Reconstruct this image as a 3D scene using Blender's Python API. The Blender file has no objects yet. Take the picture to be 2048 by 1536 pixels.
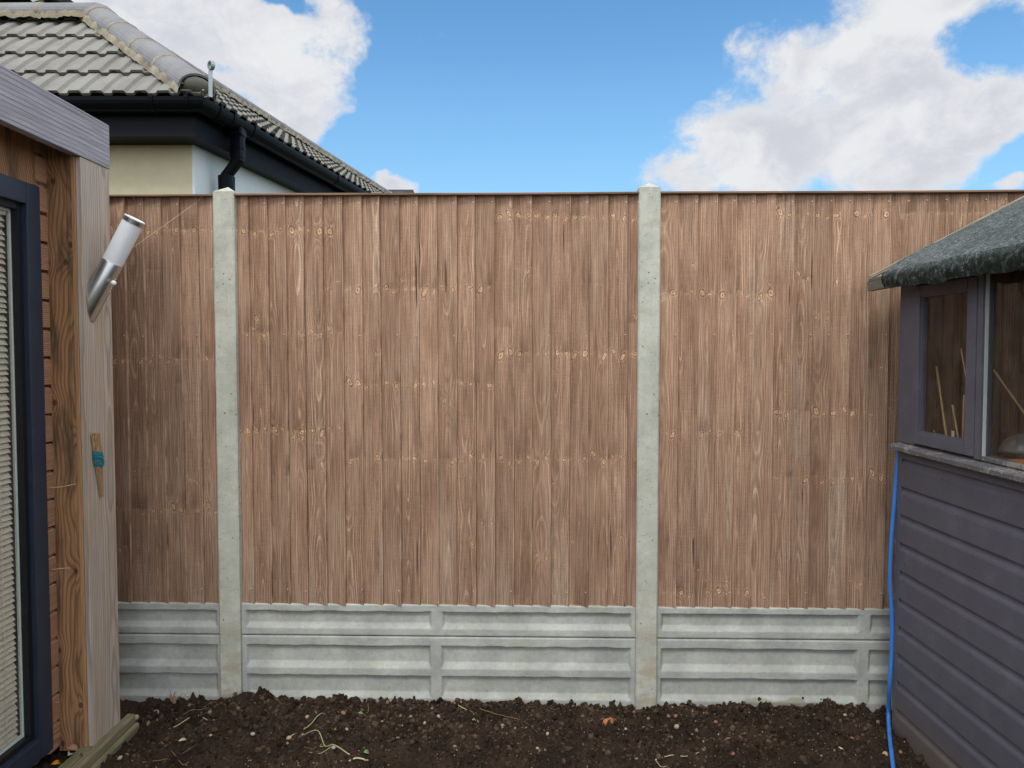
import bpy, bmesh, math, random
import numpy as np
from mathutils import Vector, Matrix, noise as mnoise
R = math.radians
random.seed(7); rng = np.random.default_rng(7)
S = bpy.context.scene
COL = S.collection

# ------------------------------------------------------------------ camera
F = 1537.0; PITCH = R(2.35); CZ = 1.55
cam = bpy.data.cameras.new('camera'); camo = bpy.data.objects.new('camera', cam); COL.objects.link(camo)
camo.location = (0, 0, CZ); camo.rotation_euler = (R(90) - PITCH, 0, 0)
cam.sensor_width = 36; cam.lens = F / 2048 * 36; cam.clip_end = 3000; cam.clip_start = 0.05
S.camera = camo

def W(px, py, Y):
    "world point at depth Y on the ray through a pixel of the photograph (used to read real positions off it)"
    a = (px - 1024) / F; v = (768 - py) / F
    dy = math.cos(PITCH) + v * math.sin(PITCH); dz = -math.sin(PITCH) + v * math.cos(PITCH)
    k = Y / dy
    return Vector((a * k, Y, CZ + dz * k))
def WX(px, py, X):
    a = (px - 1024) / F; v = (768 - py) / F
    dy = math.cos(PITCH) + v * math.sin(PITCH); dz = -math.sin(PITCH) + v * math.cos(PITCH)
    k = X / a
    return Vector((X, dy * k, CZ + dz * k))
def WZ(px, py, Z):
    a = (px - 1024) / F; v = (768 - py) / F
    dy = math.cos(PITCH) + v * math.sin(PITCH); dz = -math.sin(PITCH) + v * math.cos(PITCH)
    k = (Z - CZ) / dz
    return Vector((a * k, dy * k, Z))

# ------------------------------------------------------------------ node expression helper
class NT:
    def __init__(s, nt): s.nt = nt; s.n = nt.nodes; s.l = nt.links
    def node(s, t, **kw):
        n = s.n.new(t)
        for k, v in kw.items(): setattr(n, k, v)
        return n
    def put(s, sock, v):
        if isinstance(v, E): s.l.new(v.s, sock)
        elif v is not None: sock.default_value = v
    def m(s, op, *a, clamp=False):
        n = s.node('ShaderNodeMath', operation=op, use_clamp=clamp)
        for i, v in enumerate(a): s.put(n.inputs[i], v)
        return E(s, n.outputs[0])
    def attr(s, name, out='Fac'):
        n = s.node('ShaderNodeAttribute', attribute_name=name); return E(s, n.outputs[out])
    def sep(s, v):
        n = s.node('ShaderNodeSeparateXYZ'); s.put(n.inputs[0], v); return [E(s, o) for o in n.outputs]
    def xyz(s, x, y, z=0.0):
        n = s.node('ShaderNodeCombineXYZ'); s.put(n.inputs[0], x); s.put(n.inputs[1], y); s.put(n.inputs[2], z); return E(s, n.outputs[0])
    def noise(s, vec, scale=1.0, detail=3.0, rough=.55, dist=0.0, out=0):
        n = s.node('ShaderNodeTexNoise'); s.put(n.inputs['Vector'], vec); s.put(n.inputs['Scale'], scale)
        n.inputs['Detail'].default_value = detail; n.inputs['Roughness'].default_value = rough; n.inputs['Distortion'].default_value = dist
        return E(s, n.outputs[out])
    def vor(s, vec, scale=1.0, feature='F1', rand=1.0, out='Distance'):
        n = s.node('ShaderNodeTexVoronoi', feature=feature); s.put(n.inputs['Vector'], vec); n.inputs['Scale'].default_value = scale
        n.inputs['Randomness'].default_value = rand
        return E(s, n.outputs[out])
    def white(s, vec, color=False):
        n = s.node('ShaderNodeTexWhiteNoise'); n.noise_dimensions = '3D'; s.put(n.inputs['Vector'], vec)
        return E(s, n.outputs['Color' if color else 'Value'])
    def mix(s, f, a, b, blend='MIX'):
        n = s.node('ShaderNodeMix', data_type='RGBA', blend_type=blend, clamp_factor=True)
        s.put(n.inputs[0], f)
        for i, v in ((6, a), (7, b)):
            if isinstance(v, (tuple, list)) and len(v) == 3: v = (*v, 1)
            s.put(n.inputs[i], v)
        return E(s, n.outputs[2])
    def ss(s, v, lo, hi, a=0.0, b=1.0):
        n = s.node('ShaderNodeMapRange', interpolation_type='SMOOTHSTEP'); s.put(n.inputs[0], v)
        for i, q in enumerate((lo, hi, a, b)): s.put(n.inputs[i + 1], q)
        return E(s, n.outputs[0])
    def scale_col(s, c, f):
        n = s.node('ShaderNodeVectorMath', operation='SCALE'); s.put(n.inputs[0], c); s.put(n.inputs['Scale'], f); return E(s, n.outputs[0])
    def coord(s, k='Object'):
        n = s.node('ShaderNodeTexCoord'); return E(s, n.outputs[k])
class E:
    def __init__(s, t, sock): s.t = t; s.s = sock
    def __add__(s, o): return s.t.m('ADD', s, o)
    __radd__ = __add__
    def __sub__(s, o): return s.t.m('SUBTRACT', s, o)
    def __rsub__(s, o): return s.t.m('SUBTRACT', o, s)
    def __mul__(s, o): return s.t.m('MULTIPLY', s, o)
    __rmul__ = __mul__
    def __truediv__(s, o): return s.t.m('DIVIDE', s, o)
    def f(s, op, *a): return s.t.m(op, s, *a)

# ------------------------------------------------------------------ world: blue sky with broken cloud
SUN_EL, SUN_AZ = R(54), R(192)      # azimuth measured clockwise from +Y (the view direction)
wd = bpy.data.worlds.new('World'); S.world = wd; wd.use_nodes = True
t = NT(wd.node_tree); t.n.clear()
sky = t.node('ShaderNodeTexSky', sky_type='NISHITA'); sky.sun_disc = False
sky.sun_elevation = SUN_EL; sky.sun_rotation = SUN_AZ
sky.air_density = 1.1; sky.dust_density = 0.6; sky.ozone_density = 2.2
g = t.coord('Generated'); gx, gy, gz = t.sep(g)
az = t.m('ARCTAN2', gx, gy); el = gz.f('ARCSINE')
_w = t.noise(t.xyz(az, el, 5.0), 6.5, 4.0, .6, out=1); _wx, _wy, _wz = t.sep(_w)
waz = az + (_wx - .5) * .13; wel = el + (_wy - .5) * .10
def azel(px, py):
    v = W(px, py, 10) - Vector((0, 0, CZ)); return math.atan2(v.x, v.y), math.asin(v.z / v.length)
def blob(px, py, rx, ry):
    a, e = azel(px, py); ra = rx / F * math.cos(a) ** 2; re = ry / F * math.cos(a)
    return 1.0 - ((((waz - a) / ra).f('POWER', 2.0)) + (((wel - e) / re).f('POWER', 2.0))).f('SQRT')
wpv = t.xyz(az * 1.0, el * 1.25, 0.3)
n_big = t.noise(wpv, 7.0, 9.0, .60, .25); n_fine = t.noise(wpv, 22.0, 9.0, .70, .3)
blobs = [blob(*b) for b in ((250, 60, 420, 260), (520, 60, 200, 130), (590, 160, 130, 110), (600, 235, 90, 60),
                            (1800, 200, 420, 260), (1560, 300, 300, 150), (1400, 345, 150, 90), (1650, 130, 200, 120), (2000, 372, 80, 38),
                            (812, 374, 52, 32), (2250, 60, 260, 200), (-300, 0, 400, 500))]
d = blobs[0]
for b in blobs[1:]: d = d.f('MAXIMUM', b)
for h in ((1960, 85, 80, 55), (2050, 315, 90, 40), (556, -5, 50, 22)):
    d = d - t.m('MAXIMUM', blob(*h) + .35, 0.0) * .62
d = d.f('MINIMUM', .75)
rear_fill = t.ss(gy, .55, .05, 0.0, 1.0)                   # unseen cloud round and behind the viewer, added extra bright as fill light
top = t.ss(gz, .45, .7, 0.0, 1.0)
d = d.f('MAXIMUM', (rear_fill.f('MAXIMUM', top)) * .62 - .12)
dens = d * .66 + t.m('MINIMUM', d, 0.0) * 1.1 + (n_big - .5) * 1.2 + (n_fine - .5) * .50
mask = t.ss(dens, 0.0, 0.30)
bill = t.noise(t.xyz(az * 1.0 + .04, el * 1.6 - .05, 2.0), 9.0, 8.0, .58, .5)
shade = t.ss(bill + (n_fine - .5) * .35, .33, .66)
edge = t.ss(dens, .55, .12)
ccol = t.mix(shade.f('MAXIMUM', edge * .75), (6.3, 6.5, 7.2), (8.3, 8.4, 8.6))
ccol = t.scale_col(ccol, t.m('ADD', 1.0, rear_fill * 1.15))
skc = t.mix(1.0, E(t, sky.outputs[0]), (1.02, 1.55, 1.78), 'MULTIPLY')
hz = t.ss(el, R(9), R(27))
skc = t.mix(t.ss(el, R(24), R(6)) * .42, skc, (3.9, 6.6, 9.2))
col = t.mix(mask, skc, ccol)
bg = t.node('ShaderNodeBackground'); t.put(bg.inputs[0], col); bg.inputs[1].default_value = 0.1
wo = t.node('ShaderNodeOutputWorld'); t.l.new(bg.outputs[0], wo.inputs[0])

sl = bpy.data.lights.new('sun', 'SUN'); so = bpy.data.objects.new('sun', sl); COL.objects.link(so)
sl.energy = 1.5; sl.angle = R(16); sl.color = (1.0, .965, .91)
sd = Vector((math.sin(SUN_AZ) * math.cos(SUN_EL), math.cos(SUN_AZ) * math.cos(SUN_EL), math.sin(SUN_EL)))
so.rotation_euler = sd.to_track_quat('Z', 'Y').to_euler(); so.location = (4, -4, 8)
S.view_settings.view_transform = 'Standard'; S.view_settings.look = 'None'
S.view_settings.exposure = 0.0; S.view_settings.gamma = 1.0; S.view_settings.use_curve_mapping = False

# ------------------------------------------------------------------ materials
def mat(name, rough=.8, spec=.3, metal=0.0):
    m = bpy.data.materials.new(name); m.use_nodes = True
    t = NT(m.node_tree); b = t.n['Principled BSDF']
    b.inputs['Roughness'].default_value = rough; b.inputs['Specular IOR Level'].default_value = spec; b.inputs['Metallic'].default_value = metal
    return m, t, b
def bump(t, b, h, strength=.3, dist=.002):
    n = t.node('ShaderNodeBump'); n.inputs['Strength'].default_value = strength; n.inputs['Distance'].default_value = dist
    t.put(n.inputs['Height'], h); t.l.new(n.outputs[0], b.inputs['Normal'])

def wood_core(t, A, D, L, seed, ringw=.006, pith=.05, wander=.02, dw=3.0):
    "rings of a tree sliced lengthwise: A across, D into the board, L along the grain"
    w1 = t.noise(t.xyz(L * .9, seed * 7.31, 0.0), 1.0, 2.0) - .5
    w2 = t.noise(t.xyz(L * 1.7, seed * 3.7 + 5.0, 2.0), 1.0, 2.0) - .5
    h = t.white(t.xyz(seed, 1.0, 4.0)); h2 = t.white(t.xyz(seed, 3.0, 9.0))
    a = A + (h - .5) * pith * 1.3 + w1 * wander
    dd = D + (h2 - .35) * pith + w2 * wander * dw
    wob = (t.noise(t.xyz(A * 26.0, L * 2.2, seed), 1.0, 3.0) - .5) * .006
    return (a * a + dd * dd).f('SQRT') + wob, ringw

def knot(t, wobble, A, L, seed, cw, rowz, jz, idx, smin=.003, smax=.0075, prob=.35):  # one whorl row of knots
    c = (A / cw).f('FLOOR')
    col = t.white(t.xyz(c, seed * 1.0 + idx * 3.17, 1.0 + idx), True); r1, r2, r3 = t.sep(col)
    kx = (c + .5 + (r1 - .5) * .35) * cw; kz = rowz + (r2 - .5) * jz
    on = t.m('GREATER_THAN', r3, prob)
    s = smin + (smax - smin) * r3
    sk = (r2 - .5) * 1.6; asp = r1
    qx = (A - kx) / s; qz = (L - kz) / (s * (.55 + asp * .9)) + qx * sk
    q = (qx * qx + qz * qz).f('SQRT') + wobble
    return q, on, s, qz

def fence_wood():
    m, t, b = mat('featheredge_softwood', .88, .12)
    bc = t.attr('bc', 'Vector'); A, L, seed = t.sep(bc)
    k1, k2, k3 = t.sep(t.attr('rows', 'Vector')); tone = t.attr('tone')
    rad, rw = wood_core(t, A, 0.0, L, seed, pith=.05, wander=.022, dw=5.0)
    light = None; dark = None; wob2 = (t.noise(t.xyz(A * 95.0, L * 95.0, seed), 1.0, 3.0) - .5) * 1.5
    for i, (k, jz, sm, pr) in enumerate(((k1, .030, .0130, .20), (k2, .030, .0122, .25), (k3, .05, .0100, .35), (t.white(t.xyz(seed, 7.0, 1.0)) * 1.7 + .35, .06, .0085, .45)    )):
        q, on, s, qz = knot(t, wob2, A + .0415, L, seed, .0415, k, jz, i, .0045, sm, pr)
        fade = (q * q * -.16).f('EXPONENT') * on
        rad = rad + fade * s * 1.1
        body = t.ss(q, 1.05, .75) * on
        ring = ((q * 5.2).f('SINE') * .5 + .5) * t.ss(q, 2.4, 1.0) * on * t.ss(q, .45, .8)
        core = t.ss(q, .35, .15) * on
        whorl = ((L - k) * (L - k) * -2200.0).f('EXPONENT') * t.noise(t.xyz(A * 38.0, L * 30.0, seed + i), 1.0, 3.0)
        up = t.ss(L - k, -.004, .012) * t.ss(L - k, .13, .01) * t.ss(t.noise(t.xyz(A * 22.0, L * 4.0, seed * 2.0 + i), 1.0, 2.0), .50, .68)
        li = body * .95 + ring * .6 + t.ss(whorl, .50, .64) * .28
        dk = core * .9 + up * .55 + t.ss(q, 1.6, 1.15) * t.ss(q, .8, 1.1) * on * .8
        light = li if light is None else light.f('MAXIMUM', li)
        dark = dk if dark is None else dark.f('MAXIMUM', dk)
    ph = rad / .0082
    fr = ph.f('FRACT')
    rr_ = t.white(t.xyz(ph.f('FLOOR'), (seed * 13.7).f('FLOOR'), 2.0))
    line = t.ss(fr, .64, .84) * t.ss(fr, 1.0, .93) * t.ss(rr_, .15, .95, .12, 1.0)
    amp = t.ss(t.noise(t.xyz(A * 14.0, L * 1.4, seed * 1.3), 1.0, 2.0), .36, .60)
    fib = t.noise(t.xyz(A * 520.0, L * 9.0, seed), 1.0, 3.0, .6)
    fib2 = t.noise(t.xyz(A * 150.0, L * 3.4, seed + 9.0), 1.0, 3.0, .6)
    saw = t.noise(t.xyz(A * 9.0, L * 420.0, seed), 1.0, 2.0)
    blot = t.noise(t.xyz(A * 12.0, L * 2.6, seed * 5.0), 1.0, 4.0, .6)
    grey = t.noise(t.xyz(A * 9.0 + seed, L * .9, 4.0), 1.0, 3.0)
    speck = t.noise(t.xyz(A * 420.0, L * 230.0, seed), 1.0, 2.0)
    base = t.mix(t.ss(blot, .24, .80), (.282, .167, .108), (.430, .281, .193))
    base = t.mix(t.ss(grey, .50, .72, 0.0, .65), base, (.445, .335, .245))
    base = t.mix(line * amp * .64, base, (.70, .50, .345))
    base = t.mix(t.ss(fr, .60, .35) * t.ss(fr, .0, .35) * .30, base, (.19, .105, .07))
    base = t.mix(t.m('MINIMUM', light, 1.0) * .8, base, (.70, .46, .28))
    base = t.mix(t.m('MINIMUM', dark, 1.0) * .72, base, (.095, .050, .033))
    k = (fib - .5) * 1.3 + (fib2 - .5) * 1.35 + (saw - .5) * .4 + (speck - .5) * .9 + 1.0
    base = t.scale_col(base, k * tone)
    base = t.mix(t.ss(A, .0388, .0398) * t.ss(t.noise(t.xyz(seed * 3.0, L * 5.0, 1.0), 1.0, 3.0), .42, .62) * .6, base, (.60, .45, .33))  # patchy pale arris: worn wood plus a painted edge highlight
    crk = t.ss(t.noise(t.xyz(A * 60.0, L * 1.8, seed + 30.0), 1.0, 1.0),   .76, .78)      # drying checks
    base = t.mix(crk * .85, base, (.05, .026, .018))
    t.put(b.inputs['Base Color'], base)
    bump(t, b, fib * .6 + fib2 * .5 + saw * .25 + speck * .6 - crk * 2.0 - dark * .6, .55, .0022)
    return m

def solid_wood(name, axis, early, late, ringw=.006, pith=.09, stain=None, stain_amt=.5, fibre=.8, rough=.8, seed=1.0, across=None,
               knots=0.0, latew=.55, linew=(.55, .9), wander=.02, bmp=.5):
    "axis: index of the grain direction in object space"
    m, t, b = mat(name, rough, .2)
    c = t.sep(t.coord('Object')); o = [i for i in range(3) if i != axis]
    L = c[axis]; A = c[o[0]]; D = c[o[1]]
    if across is not None:
        A = c[across]; D = c[3 - axis - across]
    rad, rw = wood_core(t, A, D, L, seed, ringw, pith, wander)
    dark = 0.0
    if knots:
        sc = t.xyz(A / .075, L / knots, seed)
        n = t.node('ShaderNodeTexVoronoi', feature='F1'); t.put(n.inputs['Vector'], sc); n.inputs['Scale'].default_value = 1.0
        n.voronoi_dimensions = '2D'
        px, py, pz = t.sep(E(t, n.outputs['Position']))
        dx = (A - px * .075) / .011; dz = (L - py * knots) / .015
        q = (dx * dx + dz * dz).f('SQRT')
        rad = rad + (q * q * -.10).f('EXPONENT') * .020
        dark = t.ss(q, 1.0, .6)
    fr = (rad / ringw).f('FRACT')
    line = t.ss(fr, *linew) * t.ss(fr, 1.0, .95)
    fib = t.noise(t.xyz(A * 330.0, D * 330.0, L * 7.0), 1.0, 3.0, .6)
    fib2 = t.noise(t.xyz(A * 60.0, D * 60.0, L * 1.8), 1.0, 4.0, .6)
    base = t.mix(line * latew, early, late)
    if stain is not None:
        sn = t.noise(t.xyz(A * 16.0, D * 16.0, L * 2.6), 1.0, 4.0, .6)
        base = t.mix(t.ss(sn, .42, .68) * stain_amt, base, stain)
    if knots: base = t.mix(dark * .8, base, tuple(x * .35 for x in late))
    base = t.scale_col(base, 1.0 + ((fib - .5) * .9 + (fib2 - .5) * .8) * fibre)
    t.put(b.inputs['Base Color'], base)
    bump(t, b, fib * .6 + fib2 * .5 + line * .5, bmp, .002)
    return m

def concrete(name, a, bcol, stain, pits=1.0, seed=0.0, dirt=0.0):
    m, t, b = mat(name, .92, .15)
    c = t.coord('Object'); x, y, z = t.sep(c)
    v = t.xyz(x + seed, y + seed * 2.0, z)
    n1 = t.noise(v, 5.0, 5.0, .6); n2 = t.noise(v, 42.0, 4.0, .7); n3 = t.noise(v, 260.0, 2.0, .6)
    st = t.noise(t.xyz(x * 1.0 + 4.0 + seed, y, z * 2.2), 4.5, 6.0, .66)
    base = t.mix(t.ss(n1, .32, .68), a, bcol)
    base = t.mix(t.ss(st, .52, .70) * .55, base, stain)
    vd = t.vor(v, 95.0); vr = t.sep(t.vor(v, 95.0, out='Color'))[0]
    pit = t.ss(vd, .24, .12) * t.ss(vr, .80, .82) * pits
    vd2 = t.vor(v, 38.0); vr2 = t.sep(t.vor(v, 38.0, out='Color'))[0]
    pit = pit.f('MAXIMUM', t.ss(vd2, .17, .10) * t.ss(vr2, .66, .70) * pits)
    base = t.scale_col(base, 1.0 + (n2 - .5) * .45 + (n3 - .5) * .42)
    base = t.mix(pit * .75, base, (.09, .085, .075))
    sta = t.attr('stain'); base = t.mix(sta, base, (.21, .195, .125))
    base = t.mix(t.ss(z, .55, .05) * t.ss(st, .44, .56) * dirt, base, (.36, .29, .185))
    drip = t.ss(t.noise(t.xyz(x * 75.0 + seed, y * 3.0, z * 7.0), 1.0, 3.0), .60, .74) * t.ss(n1, .42, .6)
    base = t.mix(drip * .28, base, tuple(q * 1.25 for q in bcol))
    t.put(b.inputs['Base Color'], base)
    bump(t, b, n2 * .7 + n3 * .6 - pit * 2.2, .5, .002)
    return m

def paint(name, col, rough=.5, var=.25, chips=None, spec=.35, vs=9.0, dust=0.0, cs=34.0, splash=0.0):
    m, t, b = mat(name, rough, spec)
    c = t.coord('Object'); x, y, z = t.sep(c)
    n = t.noise(c, vs, 5.0, .6); n2 = t.noise(c, 160.0, 3.0, .6)
    base = t.scale_col((*col,), 1.0 + (n - .5) * var * 2 + (n2 - .5) * var)
    if dust: base = t.mix(t.ss(n2 + (n - .5), .5, .9) * dust, base, (.28, .26, .24))
    if chips is not None:
        ch = t.ss(t.noise(c, cs, 6.0, .72) + (n - .5) * .7, chips[1], chips[1] + .03)
        base = t.mix(ch, base, chips[0])
    if splash: base = t.mix(t.ss(z + (t.noise(c, 22.0, 5.0, .7) - .5) * .35, .20, -.02) * splash, base, (.15, .115, .08))
    t.put(b.inputs['Base Color'], base)
    bump(t, b, n2 * .6 + n * .3, .25, .0012)
    return m

def plain(name, col, rough=.5, metal=0.0, spec=.5, nz=.12, ns=60.0, bmp=.1):
    m, t, b = mat(name, rough, spec, metal)
    c = t.coord('Object'); n = t.noise(c, ns, 4.0, .6)
    t.put(b.inputs['Base Color'], t.scale_col((*col,), 1.0 + (n - .5) * nz * 2))
    if bmp: bump(t, b, n, bmp, .001)
    return m

def glass(name, tint=(1, 1, 1), refl=1.0, dirt=.05):
    m = bpy.data.materials.new(name); m.use_nodes = True; t = NT(m.node_tree); t.n.clear()
    tr = t.node('ShaderNodeBsdfTransparent'); tr.inputs[0].default_value = (*tint, 1)
    gl = t.node('ShaderNodeBsdfGlossy'); gl.inputs['Roughness'].default_value = .02
    df = t.node('ShaderNodeBsdfDiffuse'); df.inputs[0].default_value = (.5, .5, .48, 1)
    fr = t.node('ShaderNodeFresnel'); ge = t.node('ShaderNodeNewGeometry'); t.put(fr.inputs[0], 1.5 - E(t, ge.outputs['Backfacing']) * .8333)
    fac = t.m('MULTIPLY', E(t, fr.outputs[0]), refl * .6, clamp=True)
    mx = t.node('ShaderNodeMixShader'); t.put(mx.inputs[0], fac); t.l.new(tr.outputs[0], mx.inputs[1]); t.l.new(gl.outputs[0], mx.inputs[2])
    c = t.coord('Object'); n = t.noise(c, 11.0, 6.0, .7); n2 = t.noise(c, 240.0, 2.0, .7)
    dm = t.node('ShaderNodeMixShader'); t.put(dm.inputs[0], t.ss(n * .6 + n2 * .4, .42, .75) * dirt)
    t.l.new(mx.outputs[0], dm.inputs[1]); t.l.new(df.outputs[0], dm.inputs[2])
    o = t.node('ShaderNodeOutputMaterial'); t.l.new(dm.outputs[0], o.inputs[0])
    return m

M = {}
M['fence'] = fence_wood()
M['cap'] = solid_wood('capping_softwood', 0, (.25, .155, .105), (.36, .24, .165), seed=3.0, ringw=.005, stain=(.05, .03, .025))
M['post'] = concrete('post_concrete', (.42, .43, .365), (.55, .56, .48), (.40, .345, .23), 1.0, 0.0, .6)
M['gravel'] = concrete('gravel_board_concrete', (.35, .365, .34), (.49, .505, .465), (.39, .375, .27), .3, 3.0)
M['nail'] = plain('galvanised_nail', (.60, .62, .62), .4, .5, .5, 0, bmp=0)
M['larch_pale'] = solid_wood('weathered_pale_larch', 2, (.46, .40, .345), (.27, .215, .175), .0105, .12, stain=(.40, .30, .205), stain_amt=.7, seed=4.2, across=1, latew=.75, linew=(.45, .9))
M['larch_grey'] = solid_wood('weathered_grey_larch', 1, (.36, .345, .375), (.15, .135, .155), .017, .16, stain=(.27, .25, .285), stain_amt=.6, seed=8.4, across=2, latew=.75, linew=(.60, .95), wander=.035, fibre=1.2)
M['larch_brown'] = solid_wood('sheltered_brown_larch', 2, (.38, .21, .105), (.17, .082, .04), .011, .13, stain=(.10, .062, .038), stain_amt=.95, seed=2.1, across=0, knots=.38, latew=.8, linew=(.35, .9), wander=.045)
M['larch_edge'] = solid_wood('orange_larch_edge', 2, (.40, .225, .115), (.27, .14, .07), .006, .09, seed=5.5, across=0)
M['larch_clad'] = solid_wood('orange_larch_cladding', 1, (.40, .22, .13), (.17, .085, .05), .008, .10, seed=6.5, across=2, latew=.8)
M['soffit'] = solid_wood('dark_soffit_wood', 1, (.20, .10, .045), (.10, .05, .025), .01, .1, seed=1.5, across=0)
M['deck'] = solid_wood('mossy_sleeper_wood', 1, (.24, .20, .13), (.12, .11, .065), .006, .08, stain=(.11, .14, .055), stain_amt=.8, seed=7.5, across=0, bmp=.9)
M['navy'] = paint('anthracite_frame_paint', (.020, .029, .050), .38, .12, dust=.04)
M['black'] = plain('black_gasket', (.006, .007, .009), .5, 0, .4)
M['spacer'] = plain('pale_spacer_bar', (.50, .55, .52), .5)
M['blind'] = plain('cream_blind_slat', (.62, .60, .54), .55)
M['glass'] = glass('cabin_glass', (.94, .93, .90), .9, .14)
M['shedglass'] = glass('dusty_shed_glass', (.95, .95, .94), .9, .06)
M['interior'] = plain('dim_interior_lining', (.30, .29, .27), .9)
M['shed'] = paint('slate_blue_shed_paint', (.106, .105, .130), .62, .20, chips=((.22, .19, .16), .85), dust=.16, splash=.7)
M['sill'] = paint('peeling_sill_paint', (.13, .128, .135), .75, .25, chips=((.31, .29, .25), .55), dust=.5, cs=75.0)
M['shedin'] = solid_wood('dark_shed_lining', 2, (.27, .165, .10), (.14, .08, .052), .01, .1, seed=9.0, across=0, stain=(.05, .03, .02), stain_amt=.7)
M['rawwood'] = solid_wood('bare_grey_roof_edge', 0, (.36, .32, .24), (.17, .155, .12), .004, .07, stain=(.11, .11, .08), seed=12.0, across=2, bmp=.9)
M['endwood'] = solid_wood('bare_grey_fascia', 1, (.22, .22, .18), (.10, .10, .085), .004, .07, stain=(.12, .13, .08), seed=13.0, across=2, bmp=.9)
M['stake'] = solid_wood('split_stake_wood', 2, (.38, .25, .13), (.20, .12, .065), .005, .05, seed=14.0, bmp=.9)
M['black_pvc'] = plain('black_gutter_plastic', (.003, .0035, .006), .40, 0, .10, .2, 8, 0)
M['fascia'] = plain('dark_fascia_board', (.006, .007, .011), .55, 0, .14, .3, 8, 0)
M['cream'] = plain('cream_render', (.54, .50, .34), .92, 0, .1, .10, 14, .3)
M['white'] = plain('white_render', (.66, .74, .77), .85, 0, .1, .06, 6, .2)
M['steel'] = plain('brushed_steel', (.50, .51, .51), .30, 1.0, .5, .10, 30)
M['galv'] = plain('galvanised_strap', (.36, .41, .42), .5, .7, .5, .15, 50)
M['opal'] = plain('opal_diffuser', (.74, .77, .80), .35, 0, .5, .02, 30, 0)
M['whiteplastic'] = plain('white_plastic', (.8, .8, .8), .3, bmp=0)
M['hose'] = plain('blue_hose_plastic', (.045, .20, .60), .42, 0, .45, .08, 12, 0)
M['twine'] = plain('turquoise_twine', (.02, .22, .27), .85, 0, .1, .5, 420, .6)
M['string'] = plain('pale_twine', (.42, .38, .26), .9)
M['orange'] = plain('orange_plastic', (.62, .22, .02), .5)
M['cane'] = plain('bamboo_cane', (.46, .31, .14), .6, 0, .3, .4, 60)
M['peg'] = plain('white_label_plastic', (.62, .62, .58), .5)
M['cement'] = concrete('pale_mortar', (.25, .22, .16), (.37, .335, .245), (.17, .145, .10), 1.0, 7.0)
M['leaf'] = plain('green_leaf', (.16, .30, .09), .6, 0, .3, .3, 80)
M['straw'] = plain('dry_straw', (.55, .48, .30), .8, 0, .2, .3, 80)
M['root'] = plain('thin_root_bark', (.26, .16, .09), .85, 0, .2, .4, 120)
M['greentwig'] = plain('pale_green_stem', (.36, .36, .16), .7, 0, .3, .3, 100)
M['dryleaf'] = plain('dry_leaf_litter', (.30, .17, .11), .8, 0, .2, .5, 60)
M['brick'] = plain('orange_brick_fragment', (.46, .17, .075), .9, 0, .1, .6, 90, .6)
M['pebble_tan'] = plain('tan_pebble', (.40, .31, .19), .8, 0, .2, .4, 120, .3)
M['pebble_grey'] = plain('grey_pebble', (.33, .32, .29), .8, 0, .2, .4, 120, .3)
M['pebble_rust'] = plain('rusty_pebble', (.27, .145, .085), .8, 0, .2, .4, 120, .3)

def roof_tile(name, a, b2, moss=.3):
    m, t, b = mat(name, .85, .2)
    c = t.coord('Object'); n = t.noise(c, 3.0, 5.0, .6); n2 = t.noise(c, 90.0, 4.0, .7); x, y, z = t.sep(c)
    base = t.mix(t.ss(n, .35, .65), a, b2)
    mo = t.ss(t.noise(c, 9.0, 6.0, .7), .56, .72) * moss
    base = t.mix(mo, base, (.26, .25, .17))
    t.put(b.inputs['Base Color'], t.scale_col(base, 1.0 + (n2 - .5) * .5))
    bump(t, b, n2, .35, .003)
    return m
M['tile'] = roof_tile('grey_concrete_tile', (.205, .20, .185), (.255, .25, .228), .2)
M['tile_end'] = roof_tile('weathered_tile_edge', (.09, .093, .075), (.15, .15, .12), .35)
M['ridge'] = roof_tile('blue_grey_ridge_tile', (.19, .19, .20), (.25, .25, .255), .15)
M['darkroof'] = roof_tile('dark_slate', (.03, .03, .035), (.06, .06, .065), .0)

def felt():
    m, t, b = mat('green_mineral_felt', .95, .15)
    c = t.coord('Object')
    n = t.noise(c, 230.0, 3.0, .7); n2 = t.noise(c, 60.0, 4.0, .7); n3 = t.noise(c, 7.0, 4.0, .6)
    base = t.mix(t.ss(n * .6 + n2 * .4, .40, .66), (.018, .024, .022), (.30, .34, .335))
    base = t.mix(t.ss(n3, .35, .7) * .5, base, (.055, .068, .062))
    hem = t.attr('hem')
    base = t.mix(hem * t.ss(t.noise(c, 40.0, 5.0, .7), .30, .55) * .9, base, (.014, .018, .012))
    t.put(b.inputs['Base Color'], base)
    bump(t, b, n + n2, .9, .005)
    return m
M['felt'] = felt()

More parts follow.
